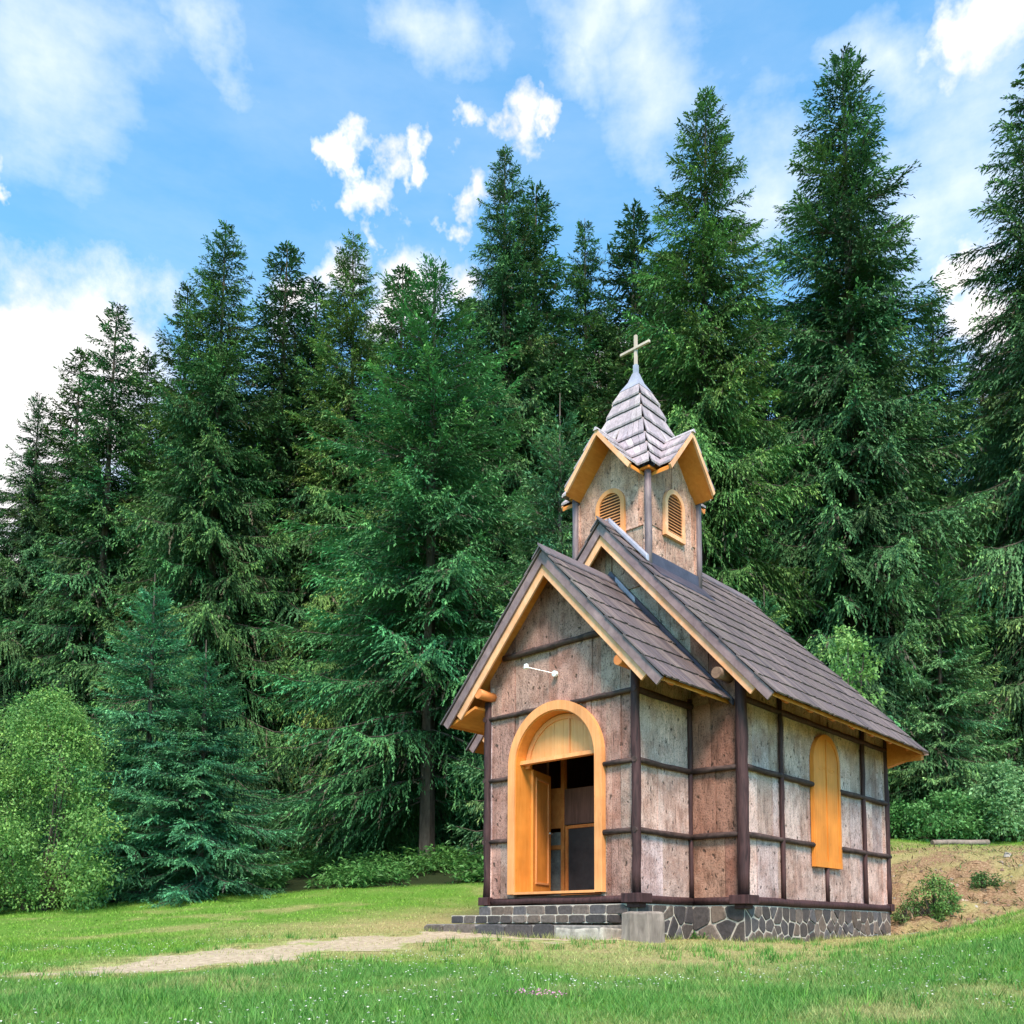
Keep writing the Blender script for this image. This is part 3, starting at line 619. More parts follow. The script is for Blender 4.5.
def barge(s, za, sl, xend, y, hv, dz, ty, mat, parent):
    th = math.atan(sl); hp = hv * math.cos(th); b = MB()
    p = [(0, za - dz), (s * xend, za - dz - sl * xend), (s * (xend - hp * math.sin(th)), za - dz - sl * xend - hp * math.cos(th)), (0, za - dz - hv)]
    b.prism([(x, y, z) for x, z in p], np.array([0, ty, 0])); return b.build('barge_board', mat, parent, bevel=.004)
PAL_SH = [(0.115, 0.080, 0.081), (0.140, 0.097, 0.093), (0.095, 0.067, 0.070), (0.165, 0.119, 0.108), (0.125, 0.087, 0.084)]
def gable_roof(name, za, sl, xe, y0, y1, nco, xd, xp):
    mb = MB()
    for s in (-1, 1): roof_side(mb, s, za, sl, xe, y0 - .025, y1, nco, .072, PAL_SH)
    o = mb.build(name, 'shingle', ch)
    b = MB()
    for s in (-1, 1): sheath(b, s, za, sl, xe - .06, y0 + .02, (lambda x: y1(x) - .03) if callable(y1) else y1)
    b.build('soffit', 'soffit_pine', o)
    for s in (-1, 1):
        barge(s, za, sl, xd, y0, .195, .025, .034, 'barge_dark', o); barge(s, za, sl, xp, y0 + .036, .175, .215, .034, 'barge_pale', o)
    ye = y1(0) if callable(y1) else y1; b = MB()
    for s in (-1, 1):
        q = [(0, za + .065), (s * .16, za + .065 - sl * .16), (s * .16, za + .04 - sl * .16), (0, za + .03)]
        b.prism([(x, y0 - .09 + (0.05 if s < 0 else 0), z) for x, z in q], np.array([0, ye - y0 + .09 - (0.05 if s < 0 else 0), 0]), (.14, .105, .115))
    b.build('ridge_cap', 'shingle', o); return o
pr = gable_roof('porch_roof', PZA, PSL, 2.10, -.345, D - .01, 7, 2.07, 1.80)
nr_ = gable_roof('nave_roof', NZA, NSL, 2.94, 1.03, yrear, 11, 2.90, 2.62)
# hipped rear face of the nave roof
b = MB(); zs = np.linspace(0, 2.94, 12)
for a, c in zip(zs[:-1], zs[1:]):
    n = max(1, int(c * 2 / .2)); f = lambda x: (yrear(x), NZA - NSL * x)
    for i in range(n):
        q0, q1 = -1 + 2 * i / n, -1 + 2 * (i + 1) / n; col = tuple(np.array(random.choice(PAL_SH)) * random.uniform(.8, 1.2))
        (ya, za_), (yc, zc_) = f(a), f(c); b.face([(q0 * a, ya, za_), (q1 * a, ya, za_), (q1 * c, yc + .03, zc_), (q0 * c, yc + .03, zc_)], col); b.face([(q0 * c, yc + .03, zc_), (q1 * c, yc + .03, zc_), (q1 * c, yc, zc_ - .02), (q0 * c, yc, zc_ - .02)], col)
b.build('hip_face', 'shingle', nr_)
b = MB()
for s in (-1, 1): b.prism([(s * (WN - .02), YB - .02, 2.52), (s * 2.88, YB + .0, 2.70), (s * 2.88, YB, 2.70 + .02), (s * (WN - .02), YB - .02, 3.3)], np.array([0, .14, 0]))
b.prism([(-2.86, YB + .02, 2.60), (2.86, YB + .02, 2.60), (2.86, YB + .14, 2.62), (-2.86, YB + .14, 2.62)], np.array([0, 0, .1])); b.build('eave_gusset', 'soffit_pine', nr_)
def tails(parent, za, sl, x0, x1, ys):
    for s in (-1, 1):
        for y in ys:
            b = MB(); zt = lambda x: za - sl * x - .097
            p = [(x0, zt(x0)), (x1, zt(x1)), (x1 - .10, zt(x1) - .02), (x0, zt(x0) - .17)]; b.prism([(s * x, y - .05, z) for x, z in p], np.array([0, .1, 0])); b.build('rafter_tail', 'soffit_pine', parent)
tails(nr_, NZA, NSL, WN - .01, 2.80, [1.75, 2.51, 3.26, 4.0, 4.75, 5.51, 6.3]); tails(pr, PZA, PSL, WP - .01, 1.96, [.15, .95])
for s in (-1,):
    b = MB(); b.prism([(s * (WP + .02), -.28, 2.98), (s * 1.92, -.28, 2.79), (s * 1.95, -.28, 2.83), (s * (WP + .02), -.28, 3.02)], np.array([0, D + .25, 0]))
    b.build('eave_board', 'soffit_pine', pr)
for s in (-1, 1):
    b = MB(); b.log((s * 1.33, -.30, 3.20), (s * 1.33, .1, 3.20), .075, 12, .03); b.build('purlin', 'beam_end', pr, True)
    b = MB(); b.log((s * 2.04, D - .34, 3.17), (s * 2.04, D + .1, 3.17), .08, 12, .03); b.build('purlin', 'log_end', nr_, True)
    # flashing where the porch roof meets the nave wall
    b = MB(); x0, x1 = .0, 2.13; q = [(x0, PZA + .15), (x1, PZA - PSL * x1 + .06), (x1, PZA - PSL * x1 - .03), (x0, PZA - .02)]
    b.prism([(s * x, D - .07, z) for x, z in q], np.array([0, .055, 0])); b.build('flashing', 'flashing_dark', pr)
b = MB(); q = [(.10, PZA - PSL * .10 + .15), (.48, PZA - PSL * .48 + .125), (.48, PZA - PSL * .48 + .03), (.10, PZA - PSL * .10 + .03)]
b.prism([(x, D - .085, z) for x, z in q], np.array([0, .06, 0])); b.build('flashing', 'lead_sheet', pr, bevel=.015)

# ------------------------------------------------------------------ bell tower
TC, TT = 2.04, .72; TZ, TS = 7.48, 1.2
tw = None
TF = [Fr((0, TC - TT, 0), (1, 0, 0), (0, -1, 0)), Fr((TT, TC, 0), (0, 1, 0), (1, 0, 0)), Fr((0, TC + TT, 0), (-1, 0, 0), (0, 1, 0)), Fr((-TT, TC, 0), (0, -1, 0), (-1, 0, 0))]
for i, fr in enumerate(TF):
    clad('tower_wall', fr, -TT, TT, 4.9 if i % 2 == 0 else 5.2, lambda a: TZ - TS * abs(a) - .075, [5.85 + .02 * i], PAL_TOWER if i != 0 else PAL_TOWER + [(.40, .27, .21)], (.4, .75))
    # louvred window: frame, slats
    hw, z0, zs_ = .285, 5.87, 6.325
    b = MB(); ring(b, fr, 0, arch(hw, z0, zs_, 18), arch(hw - .075, z0, zs_, 18), -.03, .03); q = [(-hw, z0 - .07), (hw, z0 - .07), (hw, z0), (-hw, z0)]; b.hexa([fr(a, z, -.03) for a, z in q], [fr(a, z, .032) for a, z in q])
    wf = b.build('louvre_window', 'pine_casing' if i == 0 else 'barge_pale', ch)
    b = MB(); p = arch(hw - .07, z0, zs_, 18); b.hexa([fr(a, z, -.03) for a, z in p], [fr(a, z, -.008) for a, z in p]); b.build('backing', 'interior_dark', wf)
    b = MB(); nsl = 13
    for k in range(nsl):
        z = z0 + .02 + (zs_ + hw - .09 - z0) * k / nsl; w = hw - .078
        if z > zs_: w = math.sqrt(max(.0004, w * w - (z - zs_) ** 2))
        q = [(-w, 0), (w, 0)]; b.hexa([fr(-w, z, .018), fr(w, z, .018), fr(w, z + .006, .018), fr(-w, z + .006, .018)], [fr(-w, z + .026, -.006), fr(w, z + .026, -.006), fr(w, z + .032, -.006), fr(-w, z + .032, -.006)])
    b.build('louvre_slats', 'pine_casing', wf)
for sx in (-1, 1):
    for sy in (-1, 1):
        b = MB(); b.log((sx * TT, TC + sy * TT, 5.0 if sy < 0 else 5.1), (sx * TT, TC + sy * TT, 6.74), .056, 8, .04, .5, .006); b.build('tower_post', 'post_purple', ch, True)
for s in (-1, 1):
    b = MB()
    b.prism([(s * (TT + .005), TC - TT + .04, 5.10), (s * (TT + .035), TC - TT + .04, 5.10), (s * (TT + .03), TC - TT + .04, 5.38), (s * (TT + .005), TC - TT + .04, 5.38)], np.array([0, 2 * TT - .08, 0]))
    b.prism([(s * (TT + .03), TC - TT - .05, NZA - NSL * (TT + .03) + .055), (s * (TT + .26), TC - TT - .05, NZA - NSL * (TT + .26) + .055), (s * (TT + .26), TC - TT - .05, NZA - NSL * (TT + .26) + .04), (s * (TT + .03), TC - TT - .05, NZA - NSL * (TT + .03) + .03)], np.array([0, 2 * TT + .12, 0]))
    b.build('tower_flashing', 'flashing_dark', ch)
for s in (-1, 1):
    b = MB()
    q = [(s * .02, NZA + .13), (s * .76, NZA - NSL * .74 + .14), (s * .76, NZA - NSL * .74 + .03), (s * .02, NZA + .02)]; b.prism([(x, TC - TT - .10, z) for x, z in q], np.array([0, .09, 0]))
    b.build('tower_flashing', 'lead_sheet', ch, bevel=.02)
RZ = [(6.729, .856), (6.968, .750), (7.206, .652), (7.438, .565), (7.78, .432), (8.08, .332), (8.33, .262), (8.586, .172)]
GO = 1.085
PAL_T = [(0.331, 0.258, 0.278), (0.377, 0.293, 0.312), (0.294, 0.231, 0.252), (0.405, 0.323, 0.333)]
def rot(k, a, n, z):
    x, y = [(a, -n), (n, a), (-a, n), (-n, -a)][k]; return np.array([x, TC + y, z])
mb = MB(); und = MB()
for k in range(4):
    nv = rot(k, 0, 1, 0) - np.array([0, TC, 0]); av = rot(k, 1, 0, 0) - np.array([0, TC, 0]); Zv = np.array([0, 0, 1.])
    for r in range(len(RZ) - 1):
        (z0, s0), (z1, s1) = RZ[r], RZ[r + 1]; g0 = max(0, (TZ - z0) / TS); g1 = max(0, (TZ - z1) / TS)
        for m_ in (-1, 1):
            def strips(b0, b1, t0, t1, off):
                n = max(1, int(np.linalg.norm(b1 - b0) / .095)); 
                for i in range(n):
                    f0, f1 = i / n, (i + 1) / n - .012; col = tuple(np.array(random.choice(PAL_T)) * random.uniform(.94, 1.08)); dn = np.array([0, 0, random.uniform(-.006, .002)])
                    B0 = b0 + (b1 - b0) * f0 + off + dn; B1 = b0 + (b1 - b0) * f1 + off + dn; T0 = t0 + (t1 - t0) * f0 + off * .15; T1 = t0 + (t1 - t0) * f1 + off * .15; lo = np.array([0, 0, -.028]) - off * .15
                    mb.hexa([B0 + lo, B1 + lo, T1 + lo, T0 + lo], [B0, B1, T1, T0], col)
            P = lambda a, n, z: rot(k, m_ * a, n, z)
            if g0 > 0 and r < 3:
                strips(P(g0, GO, z0), P(g0, s0 - .01, z0), P(g1, GO, z1), P(g1, s1 - .01, z1), (av * m_ * .6 + Zv * .5) * .052)
            elif g0 > 0:
                strips(P(g0, GO, z0), P(g0, s0 - .01, z0), P(0, GO, TZ), P(0, .55, TZ), (av * m_ * .3 + Zv * .6) * .04)
            strips(P(g0, s0, z0), P(s0 + .012, s0, z0), P(g1, s1, z1), P(s1 + .012, s1, z1), (nv * .75 + Zv * .35) * .058)
        if r == 0:
            for m_ in (-1, 1):
                P = lambda a, n, z: rot(k, m_ * a, n, z); g = (TZ - z0) / TS
                und.hexa([P(g, TT - .05, z0 - .05), P(g, GO - .05, z0 - .05), P(g - .0, s0 - .05, z0 - .051), P(s0 - .06, s0 - .06, z0 - .05), P(TT - .05, TT - .05, z0 - .05)], [P(g, TT - .05, z0 - .012), P(g, GO - .05, z0 - .012), P(g, s0 - .05, z0 - .013), P(s0 - .06, s0 - .06, z0 - .012), P(TT - .05, TT - .05, z0 - .012)])
                q = [(0, TZ - .035), (g + .03, z0 - .07), (g + .03, z0 - .12), (0, TZ - .10)]; und.hexa([P(a, TT - .04, z) for a, z in q], [P(a, GO - .035, z) for a, z in q])
tr = mb.build('tower_roof', 'tower_shingle', ch); und.build('soffit', 'soffit_pine', tr)
for k in range(4):
    for m_ in (-1, 1):
        b = MB(); g = .655; q = [(0, TZ - .005), (g, TZ - TS * g - .005), (g - .05, TZ - TS * g - .06), (0, TZ - .10)]; b.hexa([rot(k, m_ * a, GO - .03, z) for a, z in q], [rot(k, m_ * a, GO + .006, z) for a, z in q]); b.build('barge_board', 'barge_pale', tr)
    b = MB(); b.hexa([rot(k, -.045, .5, TZ - .03), rot(k, .045, .5, TZ - .03), rot(k, .045, GO + .03, TZ - .03), rot(k, -.045, GO + .03, TZ - .03)], [rot(k, -.012, .5, TZ + .022), rot(k, .012, .5, TZ + .022), rot(k, .012, GO + .03, TZ + .022), rot(k, -.012, GO + .03, TZ + .022)], (.42, .36, .38)); b.build('ridge_cap', 'tower_shingle', tr)
b = MB(); q = lambda s, z: [(-s, TC - s, z), (s, TC - s, z), (s, TC + s, z), (-s, TC + s, z)]
b.hexa(q(.20, 8.56), q(.10, 8.73)); b.hexa(q(.10, 8.73), q(.045, 8.90)); b.build('spire_cap', 'lead_sheet', tr)
b = MB(); b.box((0, TC, 8.95), (.07, .07, .20)); b.build('cross_socket', 'lead_sheet', tr)
b = MB(); b.box((0, TC, 9.22), (.052, .048, .72)); b.box((0, TC - .024, 9.335), (.60, .042, .044)); b.build('cross', 'cross_wood', tr, bevel=.006)

# wall lamp over the door
lp = thing('wall_lamp', 'small white spotlight on a thin arm fixed to the bark gable above the arched door', 'lamp', (-.015, -.02, 3.32))
b = MB(); b.tube([(-.015, 0, 3.32), (-.015, -.045, 3.32)], .044, 14); b.build('base', 'white_paint', lp)
b = MB(); b.tube([(-.015, -.05, 3.32), (-.315, -.30, 3.415)], .0055, 8); b.build('arm', 'steel', lp)
b = MB(); b.hexa([(-.355, -.345, 3.39), (-.285, -.345, 3.39), (-.285, -.28, 3.39), (-.355, -.28, 3.39)], [(-.345, -.335, 3.465), (-.295, -.335, 3.465), (-.295, -.29, 3.465), (-.345, -.29, 3.465)]); b.build('lamp_head', 'white_paint', lp, bevel=.012)

# ------------------------------------------------------------------ steps, block and small things by the wall
st = thing('stone_steps', 'low stone steps of grey blocks with pale mortar below the arched door', 'steps', (-.3, -.4, -.5))
def step(x0, x1, yf, zt, zb, nx, seedcols):
    m_ = MB(); m_.hexa([(x0, yf, zb), (x1, yf, zb), (x1, .0, zb), (x0, .0, zb)], [(x0, yf, zt), (x1, yf, zt), (x1, .0, zt), (x0, .0, zt)]); core = m_.build('step', 'mortar', st)
    s_ = MB()
    def row(fr, L, h, zb_): rubble(fr, .005, L - .005, zb_ + .004, zb_ + h - .010, .27, .018, .55, (.008, .026), mb=s_)
    row(Fr((x0, yf, 0), (1, 0, 0), (0, -1, 0)), x1 - x0, zt - zb, zb); row(Fr((x0, 0, 0), (0, -1, 0), (-1, 0, 0)), -yf, zt - zb, zb); row(Fr((x1, yf, 0), (0, 1, 0), (1, 0, 0)), -yf, zt - zb, zb)
    s_.build('facing_stones', 'cut_stone', core)
step(-1.50, 1.30, -.07, -.065, -.205, 9, 0); step(-1.83, 1.15, -.34, -.205, -.325, 9, 0)
b = MB(); b.hexa([(-2.12, -.66, -.9), (1.22, -.56, -.9), (1.22, -.02, -.9), (-2.12, -.02, -.9)], [(-2.10, -.64, -.34), (1.20, -.54, -.36), (1.20, -.02, -.35), (-2.10, -.02, -.33)]); bs_ = b.build('bottom_step', 'concrete', st, bevel=.02)
dv = np.array([3.30, .10, 0]); dv /= np.linalg.norm(dv); s_ = MB(); rubble(Fr((-2.11, -.655, 0), tuple(dv), (dv[1], -dv[0], 0)), .01, 2.55, -.62, -.345, .42, .02, .75, (.004, .02), mb=s_)
rubble(Fr((-2.11, -.02, 0), (0, -1, 0), (-1, 0, 0)), .01, .62, -.62, -.345, .36, .02, .8, mb=s_); s_.build('facing_stones', 'cut_stone', bs_)
b = MB(); q = [(.46, -.60), (.8, -.64), (1.1, -.60), (1.24, -.55), (1.24, -.1), (.46, -.1)]; b.hexa([(x, y, -.9) for x, y in q], [(x + random.uniform(-.02, .02), y + .03, -.40 + random.uniform(-.03, .03)) for x, y in q]); b.build('patched_end', 'pale_concrete', st, bevel=.025)
bp_ = at(643, 928, 11.82)
cx, cy = bp_[0], bp_[1]; b = MB(); rr_ = [(.21, -.19), (.215, -.02), (.20, .19), (.03, .205), (-.18, .19), (-.20, .0), (-.205, -.18), (-.05, -.215), (.10, -.205)]
lv = []
for z, f_ in ((-.80, 1.06), (-.5, 1.03), (-.30, 1.0), (-.205, .98), (-.18, .90)): lv.append([(cx + p * f_ + random.uniform(-.01, .01), cy + q * f_ + random.uniform(-.01, .01), z + random.uniform(-.012, .012) * (z > -.4)) for p, q in rr_])
n_ = len(rr_); b.v = [p for l in lv for p in l]
for l in range(len(lv) - 1):
    for k in range(n_): b.f.append((l * n_ + k, (l + 1) * n_ + k, (l + 1) * n_ + (k + 1) % n_, l * n_ + (k + 1) % n_)); b.c.append((1, 1, 1))
b.f.append(tuple((len(lv) - 1) * n_ + k for k in reversed(range(n_)))); b.c.append((1, 1, 1))
one('stone_block', b, 'grey_timber', 'weathered grey block standing under the front corner post beside the steps', 'block', bevel=.02)
lx, ly = at(768 - 78, 940, 12.1)[:2]
b = MB()
for k in range(5): a = random.random() * 6; b.face([(lx + .03 * math.cos(a + q), ly + .03 * math.sin(a + q), zg1(lx, ly) + .02 + .05 * ((q * 7 + k) % 2)) for q in (0, 2, 4)])
one('litter_scrap', b, 'blue_litter', 'tiny blue scrap lying at the foot of the stone foundation', 'litter')
def pieceoflog(px0, px1, py, t, r, label, name='fallen_log'):
    p, q = at(px0, py, t), at(px1, py, t + .4); p[2] = zg1(p[0], p[1]) + r * .7; q[2] = zg1(q[0], q[1]) + r * .8
    b = MB(); b.log(p, q, r, 9, .08, .5, .02); one(name, b, 'grey_timber', label, 'log', smooth=True)
pieceoflog(932, 988, 841, 24.0, .075, 'long grey log lying on top of the earth bank before the bushes')
pieceoflog(896, 918, 938, 15.4, .025, 'thin grey stick on the grass behind the rear corner of the foundation', 'stick')

# loose clods and stones on the bank (stuff)
b = MB()
for _ in range(420):
    u, t = random.uniform(5.5, 14), random.uniform(15.6, 20.5); x, y = xy(u, t)
    if float(bankmask(np.array([u]), np.array([t]))[0]) < .3: continue
    z = zg1(x, y); r = random.uniform(.015, .05) * (1 + 1.2 * (random.random() < .08)); c = np.array(random.choice([(.26, .16, .11), (.16, .09, .06), (.36, .26, .2), (.30, .26, .23)])) * random.uniform(.7, 1.3)
    k = 6; lo = [(x + r * math.cos(a) * random.uniform(.8, 1.2), y + r * math.sin(a) * random.uniform(.8, 1.2), z - r * .4) for a in np.linspace(0, 2 * PI, k, endpoint=False)]; hi = [(x + (p - x) * .6, y + (q - y) * .6, z + r * random.uniform(.4, .9)) for p, q, _z in lo]; b.hexa(lo, hi, tuple(c))
one('clods', b, 'cut_stone', 'loose clods and small stones scattered on the bare bank', 'clods', kind='stuff')

# ================================================================== spruces
def tubes_np(paths, radii, n=4):             # paths: list of (k,3)
    V = []; L = []; base = 0
    for p, r in zip(paths, radii):
        k = len(p); d = np.gradient(p, axis=0); d /= np.linalg.norm(d, axis=1, keepdims=True) + 1e-9
        ref = np.where(np.abs(d[:, 2:3]) < .9, [[0, 0, 1.]], [[1., 0, 0]]); a = np.cross(d, ref); a /= np.linalg.norm(a, axis=1, keepdims=True); w = np.cross(d, a)
        an = np.arange(n) * 2 * PI / n; ring_ = p[:, None] + np.asarray(r)[:, None, None] * (np.cos(an)[None, :, None] * a[:, None] + np.sin(an)[None, :, None] * w[:, None])
        V.append(ring_.reshape(-1, 3)); i = np.arange(k - 1)[:, None] * n + base; j = np.arange(n)[None]; jn = (j + 1) % n
        L.append(np.stack([i + j, i + jn, i + n + jn, i + n + j], -1).reshape(-1, 4)); base += k * n
    return np.concatenate(V), np.concatenate(L)
def spruce(seed, H, R, clear=.06, per_m=11.5, power=.8, droop=.35, hang=.5, spray=.14, step=.05, c_in=(.022, .058, .026), c_out=(.05, .125, .042), c_tip=(.085, .17, .05), dead=.10, ragged=.3, uptop=.5, wid=.42, asym=0., fat=1., leader=0., whorl=.62):
    g = np.random.default_rng(seed); ts_ = []
    tt = np.linspace(0, 1, 14); lean = g.normal(0, .004, 2); tr = np.stack([lean[0] * H * tt ** 2, lean[1] * H * tt ** 2, H * tt], -1)
    paths = [tr]; radii = [(H * .0125) * (1 - tt) ** .9 + .012]
    nb = int(H * per_m); f = (np.arange(nb) + g.random(nb)) / nb; f = clear + (0.988 - leader - clear) * f ** .82
    nw = H / whorl; f = np.where(f < .93, np.clip((np.round(f * nw) + g.normal(0, .13, nb)) / nw, clear * .8, 1 - leader - .012), f)
    az = np.arange(nb) * 2.39996 + g.normal(0, .5, nb); s = np.clip(1 - leader - f, .01, 1)
    sc = np.clip(s / .92, 0, 1); prof = (1 - power) * sc ** .75 + power * sc * (1.9 - .9 * sc)
    prof *= 1 - .42 * np.clip((s - .80) / .20, 0, 1)
    lump = 1 + ragged * .55 * np.sin(az * 2 + f * 19 + seed) * np.sin(f * 31 + seed * 2.1)
    L = R * prof * np.clip(g.normal(1, ragged * .55, nb), .45, 1.5) * lump * (1 + asym * np.cos(az)) + .10 + .10 * (f < .97)
    a0 = np.where(f > .55, (f - .55) / .45 * uptop, (f - .55) * droop * 1.1) + g.normal(0, .10, nb)
    sag = droop * (1 - f) * .9 + .08; upt = .22 * (1 - f) + .05
    B = np.stack([lean[0] * H * f ** 2, lean[1] * H * f ** 2, H * f], -1); dh = np.stack([np.cos(az), np.sin(az), 0 * az], -1)
    def axis_pt(i, q):                       # point of branch i at parameter q
        return B[i] + dh[i] * (L[i] * q * (1 - .06 * q))[:, None] + np.array([0, 0, 1.]) * (L[i] * (a0[i] * q - sag[i] * q ** 1.7 + upt[i] * q ** 4))[:, None]
    q8 = np.linspace(0, 1, 6)
    for i in range(nb):
        if L[i] > .5:
            paths.append(axis_pt(np.full(6, i), q8)); radii.append((.005 + .0065 * L[i]) * (1 - q8 * .85))
    TV, TL = tubes_np(paths, radii, 5)
    m = np.maximum(12, (L / step).astype(int)); bi = np.repeat(np.arange(nb), m); k = np.concatenate([np.arange(x) for x in m]); q = (k + g.random(len(k))) / m[bi]
    q = .03 + .98 * q; q = np.clip(q, 0, 1.0)
    P = axis_pt(bi, q); P2 = axis_pt(bi, np.clip(q - .06, 0, 1)); ax = P - P2; ax /= np.linalg.norm(ax, axis=1, keepdims=True) + 1e-9
    side = np.where(g.random(len(q)) < .5, -1., 1.); lat = np.stack([-dh[bi, 1], dh[bi, 0], 0 * q], -1) * side[:, None]
    l2 = (wid * L[bi] * (1 - q) ** .75 * np.minimum(1, .45 + q * 2.4) + .14 + .05 * L[bi]) * g.uniform(.55, 1.25, len(q))
    hg = hang * (1 - f[bi]) ** .6 * g.uniform(.3, 1.5, len(q))
    D2 = ax * (.75 + .5 * q[:, None]) + lat * (.85 - .45 * q[:, None]) + np.array([0, 0, -1.]) * hg[:, None] + g.normal(0, .16, (len(q), 3)); D2 /= np.linalg.norm(D2, axis=1, keepdims=True)
    n3 = np.maximum(3, (l2 / (spray * .36)).astype(int)); ti = np.repeat(np.arange(len(q)), n3); k3 = np.concatenate([np.arange(x) for x in n3]); r = (k3 + .5 * g.random(len(k3))) / n3[ti]
    S = P[ti] + D2[ti] * (l2[ti] * r)[:, None] + np.array([0, 0, -1.]) * (hg[ti] * l2[ti] * r * r * .6)[:, None]
    D3 = D2[ti] + g.normal(0, .33, (len(ti), 3)) + np.array([0, 0, -1.]) * (hg[ti] * r * .9 + .08)[:, None]; D3 /= np.linalg.norm(D3, axis=1, keepdims=True)
    W3 = np.cross(D3, np.array([0, 0, 1.]) + g.normal(0, .38, (len(ti), 3)))
    ln = spray * g.uniform(.6, 1.3, len(ti)) * (1 - .25 * r); V = diamonds(S, D3, W3, ln, ln * fat * g.uniform(.20, .32, len(ti)), .12)
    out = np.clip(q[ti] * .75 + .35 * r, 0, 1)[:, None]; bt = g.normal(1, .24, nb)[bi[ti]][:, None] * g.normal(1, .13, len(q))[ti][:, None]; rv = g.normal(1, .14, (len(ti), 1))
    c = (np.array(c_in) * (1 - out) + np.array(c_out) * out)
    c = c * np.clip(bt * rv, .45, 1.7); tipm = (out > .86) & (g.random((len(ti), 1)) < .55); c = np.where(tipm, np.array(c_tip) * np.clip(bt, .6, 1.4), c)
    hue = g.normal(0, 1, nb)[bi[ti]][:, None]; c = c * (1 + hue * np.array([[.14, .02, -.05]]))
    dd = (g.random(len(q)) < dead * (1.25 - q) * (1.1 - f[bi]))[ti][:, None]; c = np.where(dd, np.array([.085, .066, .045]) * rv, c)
    print('spruce', seed, 'sprays', len(V) // 4)
    tm = fast_mesh('trunk', TV, [4] * len(TL), TL.ravel()); tm.materials.append(M['tree_bark'])
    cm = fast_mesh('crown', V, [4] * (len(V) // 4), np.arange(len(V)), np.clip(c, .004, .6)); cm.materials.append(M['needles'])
    return tm, cm, H
NSPR = 0
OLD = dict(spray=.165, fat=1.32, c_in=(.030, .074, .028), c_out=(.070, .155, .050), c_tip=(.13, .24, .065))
def mk(kind, seed, **k):
    return spruce(seed, **k)
VAR = {
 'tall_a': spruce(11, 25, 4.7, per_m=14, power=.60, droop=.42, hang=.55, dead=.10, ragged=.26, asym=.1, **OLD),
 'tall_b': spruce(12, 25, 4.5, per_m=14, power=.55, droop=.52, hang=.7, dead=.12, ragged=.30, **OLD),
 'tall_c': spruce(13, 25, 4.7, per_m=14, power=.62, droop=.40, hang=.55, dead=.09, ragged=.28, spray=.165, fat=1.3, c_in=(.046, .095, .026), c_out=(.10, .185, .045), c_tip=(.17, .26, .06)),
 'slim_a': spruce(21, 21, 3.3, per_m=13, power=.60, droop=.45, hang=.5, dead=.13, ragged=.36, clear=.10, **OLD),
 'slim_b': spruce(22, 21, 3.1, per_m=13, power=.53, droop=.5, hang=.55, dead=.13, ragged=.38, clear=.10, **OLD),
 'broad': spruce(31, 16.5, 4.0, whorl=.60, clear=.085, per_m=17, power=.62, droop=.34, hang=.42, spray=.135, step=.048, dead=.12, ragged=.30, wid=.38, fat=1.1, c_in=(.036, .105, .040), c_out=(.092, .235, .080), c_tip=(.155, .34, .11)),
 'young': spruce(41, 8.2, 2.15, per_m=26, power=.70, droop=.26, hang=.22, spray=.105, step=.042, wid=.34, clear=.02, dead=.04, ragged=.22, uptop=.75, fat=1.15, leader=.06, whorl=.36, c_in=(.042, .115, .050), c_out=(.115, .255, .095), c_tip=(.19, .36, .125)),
}
def plant(var, px, py, t, label, group=None, wide=1., turn=None, cat='spruce', name='spruce_tree', tone=1., hue=None):
    tm, cm, H = VAR[var]; p = at(px, py, t); z0 = zg1(p[0], p[1]) - .15; h = p[2] - z0; s = h / H
    o = thing(name, label, cat, (p[0], p[1], z0), group); o.scale = (s * wide, s * wide, s); o.rotation_euler = (0, 0, random.random() * 6.28 if turn is None else turn)
    for nm, me in (('trunk', tm), ('crown', cm)):
        c = bpy.data.objects.new(nm, me); COL.objects.link(c); c.parent = o; v_ = random.uniform(.82, 1.22) * tone; c.color = (v_ * random.uniform(.88, 1.18), v_, v_ * random.uniform(.85, 1.12), 1)
        if hue: c.color = (*hue, 1)
    return o
GRP = 'spruces of the forest edge'
